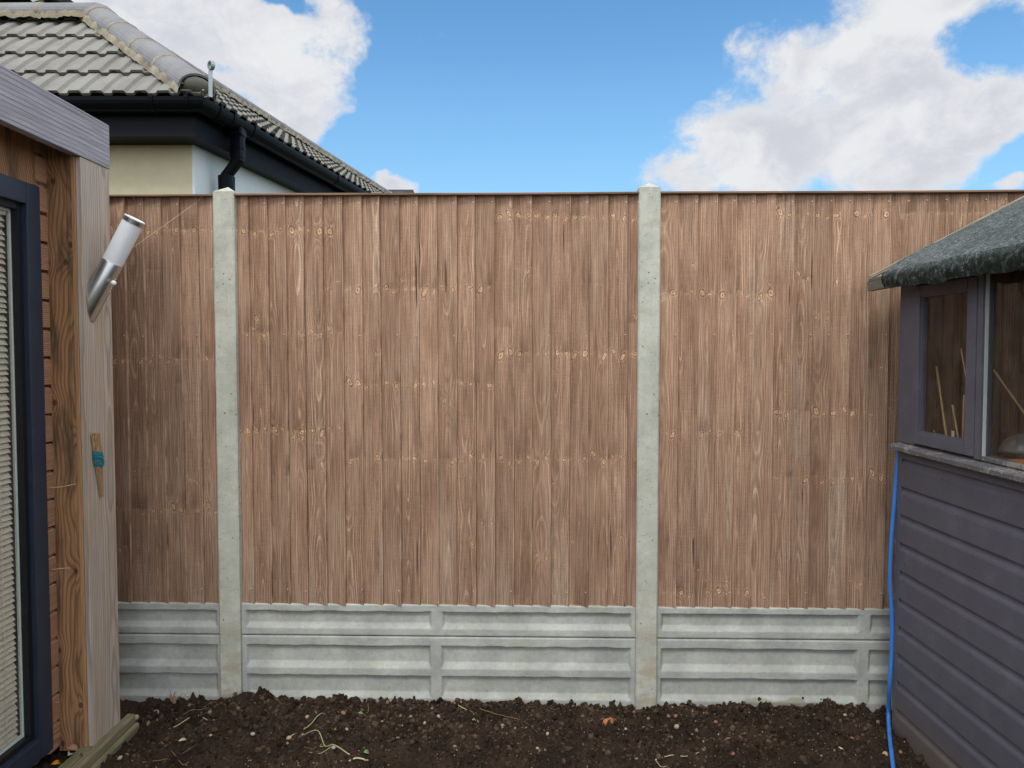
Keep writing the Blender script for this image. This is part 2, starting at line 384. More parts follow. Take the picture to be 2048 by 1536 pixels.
def soil_mat():
    m, t, b = mat('dark_garden_soil', .95, .15)
    c = t.coord('Object')
    n = t.noise(c, 6.0, 5.0, .65); n2 = t.noise(c, 80.0, 5.0, .75); n3 = t.noise(c, 420.0, 2.0, .6)
    base = t.mix(t.ss(n, .35, .68), (.026, .017, .012), (.054, .036, .024))
    base = t.mix(t.ss(n2, .52, .72) * .5, base, (.085, .057, .038))
    sp = t.ss(t.vor(c, 160.0), .22, .14) * t.ss(t.sep(t.vor(c, 160.0, out='Color'))[1], .88, .9)
    base = t.mix(sp * .7, base, (.32, .25, .17))
    t.put(b.inputs['Base Color'], t.scale_col(base, 1.0 + (n3 - .5) * .9))
    bump(t, b, n2 + n3 * .5, 1.0, .006)
    return m
M['soil'] = soil_mat()
def clod_mat():
    m, t, b = mat('crumbly_soil_clod', .95, .12)
    c = t.coord('Object'); cv = t.attr('cv')
    n2 = t.noise(c, 130.0, 4.0, .75); n = t.noise(c, 3.0, 3.0)
    base = t.mix(t.ss(cv, .25, 1.0), (.027, .018, .0125), (.108, .072, .048))
    base = t.mix(t.ss(cv, .975, .995), base, (.30, .235, .16))
    base = t.scale_col(base, t.ss(n, .35, .65, .72, 1.12))
    t.put(b.inputs['Base Color'], t.scale_col(base, 1.0 + (n2 - .5) * 1.1))
    bump(t, b, n2, 1.0, .003)
    return m
M['clod'] = clod_mat()
def earth_mat():
    m, t, b = mat('distant_lawn_ground', .95, .1)
    c = t.coord('Object'); n = t.noise(c, 2.0, 6.0, .7)
    t.put(b.inputs['Base Color'], t.mix(t.ss(n, .4, .6), (.05, .07, .025), (.09, .07, .04)))
    return m
M['earth'] = earth_mat()

# ------------------------------------------------------------------ geometry helpers
def link(o, parent=None, label=None, cat=None, group=None, kind=None):
    COL.objects.link(o)
    if parent is not None: o.parent = parent
    tag(o, label, cat, group, kind); return o
def tag(o, label=None, cat=None, group=None, kind=None):
    if label: o['label'] = label
    if cat: o['category'] = cat
    if group: o['group'] = group
    if kind: o['kind'] = kind
    return o
def thing(name, label, cat, loc=(0, 0, 0), rz=0.0, group=None):
    o = bpy.data.objects.new(name, None); o.empty_display_size = .1
    o.location = loc; o.rotation_euler = (0, 0, rz)
    return link(o, None, label, cat, group)
def mk(name, verts, faces, m, parent=None, org=None, smooth=False, attrs=None, loc=None, **kw):
    "org: subtract this point from every vertex (parent's base, or the object's own origin when top-level)"
    me = bpy.data.meshes.new(name)
    v = np.array(verts, dtype=float).reshape(-1, 3)
    if org is not None: v = v - np.array(org, dtype=float)
    me.from_pydata(v.tolist(), [], [list(map(int, f)) for f in faces])
    if isinstance(m, (list, tuple)):
        for q in m: me.materials.append(M[q])
    else: me.materials.append(M[m])
    if smooth: me.polygons.foreach_set('use_smooth', [True] * len(me.polygons))
    for k, (ty, data) in (attrs or {}).items():
        a = me.attributes.new(k, ty, 'POINT')
        a.data.foreach_set('vector' if ty == 'FLOAT_VECTOR' else 'value', np.asarray(data, dtype=np.float32).ravel())
    me.update()
    o = bpy.data.objects.new(name, me)
    if org is not None and parent is None: o.location = org
    if loc is not None: o.location = loc
    return link(o, parent, **kw)
class MB:
    "collects shapes into one mesh"
    def __init__(s): s.v = []; s.f = []; s.mi = []
    def add(s, v, f, mi=0):
        n = len(s.v); s.v += [tuple(p) for p in v]; s.f += [tuple(i + n for i in q) for q in f]; s.mi += [mi] * len(f)
    def box(s, a, b, bev=.0, mi=0):
        a = Vector(a); b = Vector(b)
        if bev <= 0:
            v = [(x, y, z) for x in (a.x, b.x) for y in (a.y, b.y) for z in (a.z, b.z)]
            s.add(v, [(0, 1, 3, 2), (4, 6, 7, 5), (0, 4, 5, 1), (2, 3, 7, 6), (0, 2, 6, 4), (1, 5, 7, 3)], mi); return
        bm = bmesh.new(); bmesh.ops.create_cube(bm, size=1)
        for q in bm.verts: q.co = Vector(((a[i] + b[i]) / 2 + q.co[i] * (b[i] - a[i]) for i in range(3)))
        bmesh.ops.bevel(bm, geom=bm.edges[:], offset=bev, segments=2, affect='EDGES', profile=.6)
        bm.verts.ensure_lookup_table(); s.add([q.co[:] for q in bm.verts], [[q.index for q in f.verts] for f in bm.faces], mi); bm.free()
    def prism(s, prof, fn, t0, t1, mi=0, cap=True):
        n = len(prof); v = [fn(p, t0) for p in prof] + [fn(p, t1) for p in prof]
        f = [(i, (i + 1) % n, (i + 1) % n + n, i + n) for i in range(n)]
        if cap: f += [tuple(range(n))[::-1], tuple(range(n, 2 * n))]
        s.add(v, f, mi)
    def tube(s, pts, r, seg=8, mi=0, cap=True, flat=1.0):
        pts = [Vector(p) for p in pts]; rr = r if isinstance(r, (list, tuple)) else [r] * len(pts)
        v = []; up = None
        for i, p in enumerate(pts):
            d = (pts[min(i + 1, len(pts) - 1)] - pts[max(i - 1, 0)]).normalized()
            if up is None:
                up = Vector((0, 0, 1)) if abs(d.z) < .9 else Vector((0, 1, 0))
            a = d.cross(up).normalized(); b = a.cross(d).normalized(); up = b
            for k in range(seg):
                an = 2 * math.pi * k / seg; v.append(p + a * math.cos(an) * rr[i] + b * math.sin(an) * rr[i] * flat)
        f = []
        for i in range(len(pts) - 1):
            for k in range(seg):
                k2 = (k + 1) % seg; f.append((i * seg + k, i * seg + k2, (i + 1) * seg + k2, (i + 1) * seg + k))
        if cap: f += [tuple(range(seg))[::-1], tuple(range((len(pts) - 1) * seg, len(pts) * seg))]
        s.add([q[:] for q in v], f, mi)
    def build(s, name, m, parent=None, org=None, smooth=False, **kw):
        o = mk(name, s.v, s.f, m, parent, org, smooth, **kw)
        if isinstance(m, (list, tuple)): o.data.polygons.foreach_set('material_index', s.mi); o.data.update()
        bm = bmesh.new(); bm.from_mesh(o.data); bmesh.ops.recalc_face_normals(bm, faces=bm.faces[:]); bm.to_mesh(o.data); bm.free()
        return o
def spline(pts, n=8):
    pts = [Vector(p) for p in pts]; out = []
    for i in range(len(pts) - 1):
        p0 = pts[max(i - 1, 0)]; p1 = pts[i]; p2 = pts[i + 1]; p3 = pts[min(i + 2, len(pts) - 1)]
        for k in range(n):
            u = k / n
            out.append(.5 * ((2 * p1) + (p2 - p0) * u + (2 * p0 - 5 * p1 + 4 * p2 - p3) * u * u + (3 * p1 - p0 - 3 * p2 + p3) * u ** 3))
    out.append(pts[-1]); return out
def vnoise(x, y, seed=0):
    "2-D value noise in 0..1"
    xi = np.floor(x).astype(np.int64); yi = np.floor(y).astype(np.int64); fx = x - xi; fy = y - yi
    fx = fx * fx * (3 - 2 * fx); fy = fy * fy * (3 - 2 * fy)
    def h(a, b):
        n = (a * 374761393 + b * 668265263 + seed * 1442695041) & 0x7fffffff
        n = ((n ^ (n >> 13)) * 1274126177) & 0x7fffffff
        return ((n ^ (n >> 16)) & 0xffff) / 65535.0
    return (h(xi, yi) * (1 - fx) + h(xi + 1, yi) * fx) * (1 - fy) + (h(xi, yi + 1) * (1 - fx) + h(xi + 1, yi + 1) * fx) * fy
def fbm(x, y, o=4, seed=0):
    s = 0; a = .5; tot = 0
    for i in range(o): s = s + a * vnoise(x * 2 ** i, y * 2 ** i, seed + i); tot += a; a *= .5
    return s / tot
def grid_faces(nx, ny):
    i = np.arange(nx - 1)[None, :] + np.arange(ny - 1)[:, None] * nx
    return np.stack([i, i + 1, i + 1 + nx, i + nx], -1).reshape(-1, 4)
def smooth01(x): x = np.clip(x, 0, 1); return x * x * (3 - 2 * x)

# ================================================================== SETTING
g_ = MB(); g_.add([(-1500, -1500, 0), (1500, -1500, 0), (1500, 1500, 0), (-1500, 1500, 0)], [(0, 1, 2, 3)])
g_.build('ground', 'earth', org=(0, 0, 0), loc=(0, 0, -.14), kind='structure')

FENCE_ROT = -R(1.4); FR = Matrix.Rotation(FENCE_ROT, 3, 'Z')
BAY = 1.866
P1 = Vector((-1.268, 3.413, -.03))                       # front centre of the first post
def FL(x, y=0.0, z=0.0): return P1 + FR @ Vector((x, y, z))
GY = 3.43
def zf(py): return W(900, py, GY).z - P1.z               # heights on the fence plane, above its base
z_gt = zf(1205); z_gap = zf(1268.5); z_bot = zf(1406)

# soil: finely broken surface close to the fence, coarser towards the viewer
ys = np.concatenate([np.linspace(.2, 2.3, 60), np.linspace(2.31, 3.62, 300)])
xs = np.linspace(-2.3, 2.6, 880)
X, Y = np.meshgrid(xs, ys)
def soil_h(X, Y):
    far = smooth01((Y - 2.7) / .7)
    prof = np.interp(X, [-2.3, -1.75, -1.45, -1.2, -1.1, -.9, -.6, 0, .25, .6, .75, 1.1, 1.3, 1.5, 1.6, 2.6],
                     [-.035, -.035, -.03, -.005, -.002, -.022, -.026, -.02, -.035, -.036, -.022, -.034, -.02, -.016, -.045, -.05])
    h = prof * far + (-.03 - .015 * smooth01((3.2 - Y) / .8)) * (1 - far)
    lum = np.abs(fbm(X * 9, Y * 9, 2, 3) - .5) * 2
    c1 = fbm(X * 34, Y * 34, 3, 11); c2 = fbm(X * 85, Y * 85, 2, 21)
    return h + (lum - .25) * .018 + np.maximum(c1 - .42, 0) ** 1.3 * .11 + (c2 - .5) * .016 - .004
H = soil_h(X, Y)
mk('soil', np.stack([X, Y, H], -1), grid_faces(len(xs), len(ys)), 'soil', kind='structure', smooth=False)
def sz(x, y): return float(soil_h(np.array([x]), np.array([y]))[0])

# clods of earth, uncountable
ico = bmesh.new(); bmesh.ops.create_icosphere(ico, subdivisions=2, radius=1.0)
IV = np.array([v.co[:] for v in ico.verts]); IF = [[v.index for v in f.verts] for f in ico.faces]; ico.free()
ico = bmesh.new(); bmesh.ops.create_icosphere(ico, subdivisions=1, radius=1.0)
IV1 = np.array([v.co[:] for v in ico.verts]); IF1 = np.array([[v.index for v in f.verts] for f in ico.faces]); ico.free()
def lump(c, r, sq=(1, 1, .7), rough=.28, hi=False, sd=None):
    base = IV if hi else IV1
    q = rng.normal(size=3); q /= np.linalg.norm(q); an = rng.uniform(0, 6.28)
    Rm = np.array(Matrix.Rotation(an, 3, Vector(q)))
    dsp = 1 + rng.uniform(-rough, rough, len(base)); 
    return (base * dsp[:, None] * np.array(sq)) @ Rm.T * r + np.array(c)
V = []; Fc = []; n = 0; CV = []
for i in range(13000):
    y = 3.40 - abs(rng.normal()) * .32 if rng.random() < .75 else rng.uniform(2.6, 3.4)
    if y < 2.3: continue
    x = rng.uniform(-1.6, 1.75)
    if i < 700: x = rng.uniform(-1.55, 1.6); y = rng.uniform(3.33, 3.42)
    r = float(np.clip(rng.lognormal(-5.42, .50), .002, .016)) * (1.0 if y > 2.9 else .8)
    if i < 700: r = float(np.clip(rng.lognormal(-5.1, .5), .003, .016))
    if i < 80: x = rng.uniform(-1.5, -.2); y = rng.uniform(3.0, 3.40); r = rng.uniform(.009, .018)
    z = sz(x, y) + r * .25
    v = lump((x, y, z), r, (1, rng.uniform(.7, 1), rng.uniform(.6, .9)), .3)
    V.append(v); Fc.append(IF1 + n); n += len(v); CV += [rng.random()] * len(v)
mk('soil_clods', np.concatenate(V), np.concatenate(Fc), 'clod', kind='stuff', attrs={'cv': ('FLOAT', CV)}, label='crumbly dark soil clods covering the bed below the fence')
V = []; Fc = []; n = 0
for i in range(420):
    y = rng.uniform(2.5, 3.4); x = rng.uniform(-1.55, 1.7); r = float(rng.uniform(.0012, .0034))
    v = lump((x, y, sz(x, y) + .004), r, (1, .8, .6), .15); V.append(v); Fc.append(IF1 + n); n += len(v)
mk('grit', np.concatenate(V), np.concatenate(Fc), 'pebble_tan', kind='stuff', label='tiny pale grit and stone chips in the dark soil')

# ================================================================== FENCE
def smoothrect_profile(u, segs):
    return np.interp(u, [s[0] for s in segs], [s[1] for s in segs])
def gravel_board(x0, z0, z1, rows, label, seed, ribx):
    "recessed-panel concrete board as a relief; rows: list of (recess top, flat end, bevel end) heights"
    L = BAY - .07
    nx = 420; nz = int((z1 - z0) / .0035)
    us = np.linspace(0, L, nx); vs = np.linspace(z0, z1, nz); U, Vv = np.meshgrid(us, vs)
    wob = (fbm(U * 14, Vv * 14 + seed, 3, seed) - .5)
    a = .028; dep = np.zeros_like(U); side = .016
    for (xa, xb) in ((a, ribx - .022), (ribx + .022, L - a)):
        for (zt, zfl, zb) in rows:
            fx = smooth01((U + wob * .006 - xa) / side) * smooth01((xb - U - wob * .006) / side)
            fz = smooth01((zt - Vv + wob * .004) / .0045) * np.clip((Vv - zb + wob * .004) / (zfl - zb), 0, 1)
            dep = np.maximum(dep, np.minimum(fx, fz) * .017)
    # chamfered arrises
    e = np.minimum(z1 - Vv, Vv - z0); dep = dep + np.clip(.004 - e, 0, .004) * .9
    dep = dep + (fbm(U * 60, Vv * 60, 2, seed + 5) - .5) * .0012 + wob * .002
    yy = .012 + dep
    front = np.stack([U + .035, yy, Vv], -1).reshape(-1, 3)
    fc = grid_faces(nx, nz).tolist()
    nb = len(front)
    back = [(.035, .05, z0), (L + .035, .05, z0), (L + .035, .05, z1), (.035, .05, z1)]
    c = [0, nx - 1, nx * nz - 1, nx * (nz - 1)]
    top = list(range(nx * (nz - 1), nx * nz)); bot = list(range(nx))
    fc += [top + [nb + 2, nb + 3], bot[::-1] + [nb, nb + 1], [nb + 1, nb, nb + 3, nb + 2]]
    stn = smooth01((.035 - (Vv - z0) + (fbm(U * 9, Vv * 9, 4, seed + 2) - .5) * .07) / .03) * .55 * (z0 < .1)
    if z0 < .1 and x0 > BAY / 2:
        a_ = (fbm(U * 16, Vv * 30, 4, 77) - .5)
        stn = np.maximum(stn, smooth01((1 - np.hypot((U - .59) / .26, (Vv - z0 - .045) / .040) + a_ * 1.3) / .25) * .6)
    stn = np.concatenate([stn.ravel(), [0] * 4])
    o = mk('gravel_board', np.concatenate([front, np.array(back)]), fc, 'gravel', smooth=True, loc=FL(x0, 0, 0), attrs={'stain': ('FLOAT', stn)},
           label=label, cat='gravel board', group='concrete gravel boards under the fence panels')
    o.rotation_euler = (0, 0, FENCE_ROT)
    return o
rows_top = [(zf(1220), zf(1244), zf(1254))]
rows_low = [(zf(1288), zf(1321), zf(1333)), (zf(1347), zf(1381), zf(1392))]
places = (('left of the left post', -BAY), ('between the two posts', 0.0), ('right of the right post', BAY))
for i, (w, x0) in enumerate(places):
    rb = (.93, .895, .93)[i]
    gravel_board(x0, z_gap + .001, z_gt - (.002 if i < 2 else .004), rows_top, 'upper shallow concrete gravel board under the fence panel, ' + w, 3 + i * 7, rb)
    gravel_board(x0, -.03 - .02, z_gap - .003, rows_low, 'lower deep concrete gravel board touching the soil, ' + w, 5 + i * 7, rb - .004)

ROWS = {0: [((0, 40), (460, 720, 1020))],
        1: [((0, 6), (463, 862, 668)), ((6, 14), (578, 768, 918)), ((14, 22), (436, 708, 918))],
        2: [((0, 6), (590, 862, 1178)), ((6, 24), (434, 822, 950))]}
def panel(idx, x0, first, pitch, nb, label):
    p = thing('fence_panel', label, 'fence panel', FL(x0), FENCE_ROT, 'brown featheredge fence panels')
    zb = z_gt; zt = zf(396.5)
    V = []; Fc = []; BC = []; RW = []; TN = []; nails = []
    xe = BAY - .040; x = .040; k = 0; rr = random.Random(40 + idx); edges = [x]; q = first
    while q < xe - .01: edges.append(q); q += pitch * rr.uniform(.975, 1.025)
    edges.append(xe); nz = 110
    for k in range(len(edges) - 1):
        xa, xb = edges[k], edges[k + 1]
        grp = [r for r in ROWS[idx] if r[0][0] <= k < r[0][1]]; ry = grp[0][1] if grp else (520, 800, 1100)
        rows = [zf(y) + rr.uniform(-.004, .004) for y in ry]
        seed = idx * 37 + k * 1.37 + .1; tone = rr.uniform(.96, 1.09)
        if rr.random() < .16: tone *= .92
        n = len(V); full = xb - xa; xc = xb - pitch / 2
        dz = rr.uniform(.0045, .0070); db = rr.uniform(-.0095, -.0035)
        ph = rr.uniform(0, 9); sv = [rr.uniform(-.055, .055) for _ in rows]
        def stp(z): return 1 + sum(a_ * (z > r_) for a_, r_ in zip(sv, rows)) - .13 * max(0, 1 - (z - z_gt) / 1.2)  # tone steps at the knot rows; darkening towards the foot is painted shade
        cols = ((xa - .012, .0255, 0), (xa, .0240, 1), ((xa + xb) / 2, .0178, 1), (xb - .0012, .0105, 1), (xb, .0117, 1), (xb, .0255, 1))
        for j in range(nz + 1):
            f = j / nz; z = zb + db + (zt + dz - zb - db) * f
            wv = math.sin(f * 3.1 + ph) * .0022 + math.sin(f * 7.7 + ph * 2) * .0006
            bow = math.sin(f * 2.3 + ph * 1.7) * .0024
            for ci, (cx, cy, _) in enumerate(cols):
                ex = wv if ci >= 3 else 0
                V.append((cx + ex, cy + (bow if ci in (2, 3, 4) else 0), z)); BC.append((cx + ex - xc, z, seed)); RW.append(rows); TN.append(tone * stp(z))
        nc = len(cols)
        for j in range(nz):
            for c in range(nc - 1):
                a = n + j * nc + c; Fc.append((a, a + 1, a + 1 + nc, a + nc))
        Fc.append([n + c for c in range(nc)]); Fc.append([n + nz * nc + c for c in range(nc)][::-1])
        # back
        b = len(V)
        for j in (0, nz):
            z = V[n + j * nc][2]
            for cx in (xa - .012, xb): V.append((cx, .0270, z)); BC.append((cx - xc, z, seed)); RW.append(rows); TN.append(tone)
        Fc.append((b + 1, b, b + 2, b + 3))
        for rowy in (408, 671, 1178):
            if rr.random() < (.96 if rowy == 408 else .72 if rowy == 671 else .4) and full > .05:
                nails.append((xb - .0085 - rr.uniform(0, .004), .0098, zf(rowy) + rr.uniform(-.004, .004)))
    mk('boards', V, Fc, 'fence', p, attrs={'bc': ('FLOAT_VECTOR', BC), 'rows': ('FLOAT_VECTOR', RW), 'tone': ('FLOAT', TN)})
    cp = MB(); N = 24; prof = ((-.008, -.003), (-.006, -.0045), (.040, -.0045), (.046, .004), (.020, .0080), (-.005, .0050), (-.008, .0030))
    for j in range(N):
        xa = .04 + (BAY - .08) * j / N; xb = .04 + (BAY - .08) * (j + 1) / N
        s0 = math.sin(xa * 3 + idx) * .0012; s1 = math.sin(xb * 3 + idx) * .0012
        cp.add([(xa, a_, zt + .0105 + b_ + s0) for a_, b_ in prof] + [(xb, a_, zt + .0105 + b_ + s1) for a_, b_ in prof],
               [(i, (i + 1) % 7, (i + 1) % 7 + 7, i + 7) for i in range(7)])
    cp.build('capping_rail', 'cap', p)
    for zr in (zf(412), zf(675), zf(1170)):
        rl = MB(); rl.box((.04, .0375, zr - .03), (BAY - .04, .085, zr + .03), .003); rl.build('arris_rail', 'cap', p)
    nm = None
    for (a, b, c) in nails:
        if nm is None:
            nb_ = MB(); nb_.add([(math.cos(q) * .0029, -.0002, math.sin(q) * .0029) for q in np.linspace(0, 2 * math.pi, 9)[:-1]] + [(math.cos(q) * .002, -.0012, math.sin(q) * .002) for q in np.linspace(0, 2 * math.pi, 9)[:-1]] +
                    [(math.cos(q) * .0029, .006, math.sin(q) * .0029) for q in np.linspace(0, 2 * math.pi, 9)[:-1]],
                    [(i, (i + 1) % 8, (i + 1) % 8 + 8, i + 8) for i in range(8)] + [(i + 16, (i + 1) % 8 + 16, (i + 1) % 8, i) for i in range(8)] + [tuple(range(8, 16))])
            o = nb_.build('nail', 'nail', p); nm = o.data
        else: o = link(bpy.data.objects.new('nail', nm), p)
        o.location = (a, b, c)
    return p
def lx(px, Y=3.42):                      # position along the fence of a photo column
    return (W(px, 700, Y - math.tan(R(1.4)) * ((px - 874) / F * Y)).x - P1.x) / math.cos(R(1.4))
panel(0, -BAY, lx(221) + BAY - 15 * .0828, .0828, 24, 'brown featheredge fence panel left of the first concrete post, partly behind the wall light')
panel(1, 0, lx(503), .0835, 24, 'full brown featheredge fence panel between the two concrete posts')
panel(2, BAY, lx(1354) - BAY, .0835, 24, 'brown featheredge fence panel right of the second concrete post, running behind the shed')

def post(x, label, hh, seed):
    V = []; w = .0475; dpt = .105; ch = .006; top = hh
    ringp = [(-w + ch, -.012), (w - ch, -.012), (w, ch - .012), (w, dpt - ch), (w - ch, dpt), (-w + ch, dpt), (-w, dpt - ch), (-w, ch - .012)]
    N = 60; Fc = []
    zs_ = list(np.linspace(-.35, top, N))
    for j, z in enumerate(zs_):
        for (a, b) in ringp:
            j1 = (mnoise.noise(Vector((a * 40 + seed, b * 40, z * 9))) * .0011)
            V.append((a + j1, b + j1, z))
    for j in range(N - 1):
        for k in range(8): Fc.append((j * 8 + k, j * 8 + (k + 1) % 8, (j + 1) * 8 + (k + 1) % 8, (j + 1) * 8 + k))
    n = len(V); V.append((0.002, dpt / 2 - .008, top + .029))
    for k in range(8): Fc.append(((N - 1) * 8 + k, (N - 1) * 8 + (k + 1) % 8, n))
    o = mk('concrete_post', V, Fc, 'post', loc=FL(x), label=label, cat='fence post', group='concrete fence posts')
    o.rotation_euler = (0, 0, FENCE_ROT); return o
post(0, 'square concrete fence post with pointed top, left one, in front of the black downpipe', zf(385), 1)
post(BAY, 'square concrete fence post with pointed top, right one, against open sky', zf(381), 9)

# ================================================================== CABIN (left)
CX = -1.625                                               # plane of the pale board and the beam
Yc = 3.13; Yn = 2.925; CXi = CX - .139
cab = thing('garden_cabin', 'timber garden cabin with grey beam and dark glazed door at the left edge', 'garden room', (CX, Yc, 0))
O = (CX, Yc, 0); z_bt = WX(150, 325, CX).z; ztop = WX(208, 246, CX).z
m_ = MB(); m_.box((CX - .020, Yn, .02), (CX, Yc, W(180, 333, 3.03).z + .012), .0025); m_.build('pale_corner_board', 'larch_pale', cab, O, label='pale weathered vertical corner board')
m_ = MB(); m_.box((CX - .036, Yn - .004, .02), (CX - .0205, Yn + .018, 2.30), .002); m_.build('board_edge', 'larch_edge', cab, O, label='orange edge strip of the corner')
m_ = MB(); m_.box((CXi + .004, Yn + .004, .0), (CX - .037, Yn + .03, 2.36), .002)
m_.box((CX - .052, Yn - .003, .0), (CX - .0365, Yn + .003, 2.36), .0015); m_.build('return_board', 'larch_brown', cab, O, label='brown stained return board with knots and dark stains')
zbm = W(180, 333, 3.03).z + .013
bm_ = MB(); bm_.box((CX - .035, .4, zbm), (CX + .004, Yc + .004, ztop), .004); bm_.build('fascia_beam', 'larch_grey', cab, O, label='weathered grey timber beam along the roof edge')
m_ = MB(); m_.box((CX - 2.4, .4, ztop - .05), (CX - .036, Yc, ztop - .01)); m_.build('roof_deck', 'black_pvc', cab, O)
m_ = MB(); m_.box((CX - .30, .4, zbm + .06), (CX - .037, Yc - .03, zbm + .075)); m_.build('soffit', 'soffit', cab, O)
# horizontal cladding of the recessed wall, and the far end wall
cl = MB(); zz = .02; 
WALLX = CXi
while zz < 2.4:
    cl.prism(((0, 0), (.020, .004), (.020, .096), (.006, .104), (0, .104)), lambda p, tt, zz=zz: (WALLX - .012 + p[0], tt, zz + p[1]), 2.86, Yn + .004)
    zz += .108
cl.build('cladding', 'larch_clad', cab, O)
m_ = MB(); m_.box((CX - 2.4, Yn + .04, 0), (WALLX - .03, Yc - .02, 2.42)); m_.build('end_wall', 'larch_clad', cab, O)
m_ = MB(); m_.box((CX - 2.4, .4, 0), (CX - 2.35, Yc - .25, 2.42)); m_.box((CX - 2.35, .4, 0), (WALLX - .1, .45, 2.42)); m_.box((CX - 2.35, .45, 0), (WALLX - .1, Yc - .25, .05)); m_.build('inner_lining', 'interior', cab, O)
# header above door
m_ = MB(); zdt = WX(80, 374, CXi + .03).z
m_.box((WALLX - .03, .4, zdt + .004), (WALLX, Yn + .003, zbm + .058)); m_.build('header_board', 'larch_brown', cab, O)
# glazed door
dx = CXi + .034; Yo = WX(88, 705, dx).y; FW = .078; zdb = .055
door = MB()
door.box((dx - .06, Yo - FW, zdb), (dx, Yo, zdt), .004)
door.box((dx - .06, 1.3, zdt - FW), (dx, Yo - FW - .001, zdt - .0005), .004)
door.box((dx - .06, 1.3, zdb), (dx, Yo - FW - .001, zdb + FW), .004)
door.box((dx - .06, 1.22, zdb), (dx, 1.299, zdt), .004)
dr = door.build('glazed_door', 'navy', cab, O)
m_ = MB(); y1 = Yo - FW; 
m_.box((dx - .05, y1 - .022, zdb + FW), (dx - .022, y1, zdt - FW)); m_.box((dx - .05, 1.3, zdt - FW - .022), (dx - .0225, y1 - .0225, zdt - FW))
m_.box((dx - .05, 1.3, zdb + FW), (dx - .0225, y1 - .0225, zdb + FW + .02)); m_.build('gasket', 'black', dr)
m_ = MB(); y2 = y1 - .0225
m_.box((dx - .056, y2 - .007, zdb + FW + .02), (dx - .045, y2, zdt - FW - .022), .001); m_.box((dx - .056, 1.3, zdt - FW - .032), (dx - .0452, y2 - .0072, zdt - FW - .0222)); m_.box((dx - .056, 1.3, zdb + FW + .021), (dx - .0452, y2 - .0072, zdb + FW + .03)); m_.build('spacer_bar', 'spacer', dr)
for c_ in (dr.children): c_.data.transform(Matrix.Translation(-Vector(O)))
m_ = MB(); m_.box((dx - .050, 1.3, zdb + FW + .02), (dx - .046, y2 - .0105, zdt - FW - .0325)); gg = m_.build('pane', 'glass', dr, O)
m_ = MB(); m_.box((WALLX - .10, Yo - .02, 0), (dx - .063, Yo + .01, 2.42)); m_.box((WALLX - .10, 1.2, zdt - .03), (dx - .063, Yo - .021, 2.42)); m_.build('door_lining', 'interior', cab, O)
# venetian blind
bl = thing('venetian_blind', 'cream venetian blind with tilted slats hanging behind the cabin door glass', 'blind', (dx - .10, 2.4, .1))
sl_ = MB(); z = .17; k = 0
while z < zdt - .13:
    tilt = R(53); c_, s_ = math.cos(tilt) * .0125, math.sin(tilt) * .0125
    sag = random.uniform(-.0012, .0012); sk = random.uniform(-.001, .001)
    a = [(-c_, s_), (0, .0022), (c_, -s_)]
    pr = a + [(p[0], p[1] - .0008) for p in a[::-1]]
    sl_.prism(pr, lambda p, tt, z=z: (dx - .066 + p[0], tt, z + p[1] + sag + sk * tt), 1.4, y2 - .012)
    z += .0215
sl_.build('slats', 'blind', bl, (dx - .10, 2.4, .1))
m_ = MB()
for yy in (2.50, 2.66, 1.8):
    m_.tube([(dx - .0525, yy, .12), (dx - .0525, yy, zdt - .08)], .0011, 5); m_.tube([(dx - .0795, yy, .12), (dx - .0795, yy, zdt - .08)], .0011, 5)
m_.build('ladder_cord', 'blind', bl, (dx - .10, 2.4, .1))
m_ = MB(); m_.box((dx - .085, 1.4, zdt - .125), (dx - .052, y2 - .012, zdt - .105), .002); m_.build('head_rail', 'blind', bl, (dx - .10, 2.4, .1))

# sleeper edging at the foot of the cabin
dk = thing('deck_edging', 'mossy grey timber edging boards on the soil at the foot of the cabin', 'edging', (CX, 2.9, 0))
for i, (xa, xb, za, zb2) in enumerate(((CX - .005, CX + .034, -.03, .026), (CX + .036, CX + .06, -.05, -.002), (CX - .06, CX - .009, -.04, .018))):
    m_ = MB(); N = 30; 
    for j in range(N):
        ya = 1.0 + (Yc + .055 - i * .02 - 1.0) * j / N; yb = 1.0 + (Yc + .055 - i * .02 - 1.0) * (j + 1) / N
        def rg(y): 
            w = mnoise.noise(Vector((y * 9, i * 5, 0))) * .003; r_ = .008
            return [(xa, y, za), (xb + w, y, za), (xb + w, y, zb2 - r_), (xb + w - r_ * .4, y, zb2 - r_ * .3), (xb - r_ + w, y, zb2 + w), (xa + r_, y, zb2 + w), (xa, y, zb2 - r_ + w)]
        m_.add(rg(ya) + rg(yb), [(q, (q + 1) % 7, (q + 1) % 7 + 7, q + 7) for q in range(7)] + ([tuple(range(6, -1, -1))] if j == 0 else []) + ([tuple(range(7, 14))] if j == N - 1 else []))
    m_.build('edging_board', 'deck', dk, (CX, 2.9, 0))

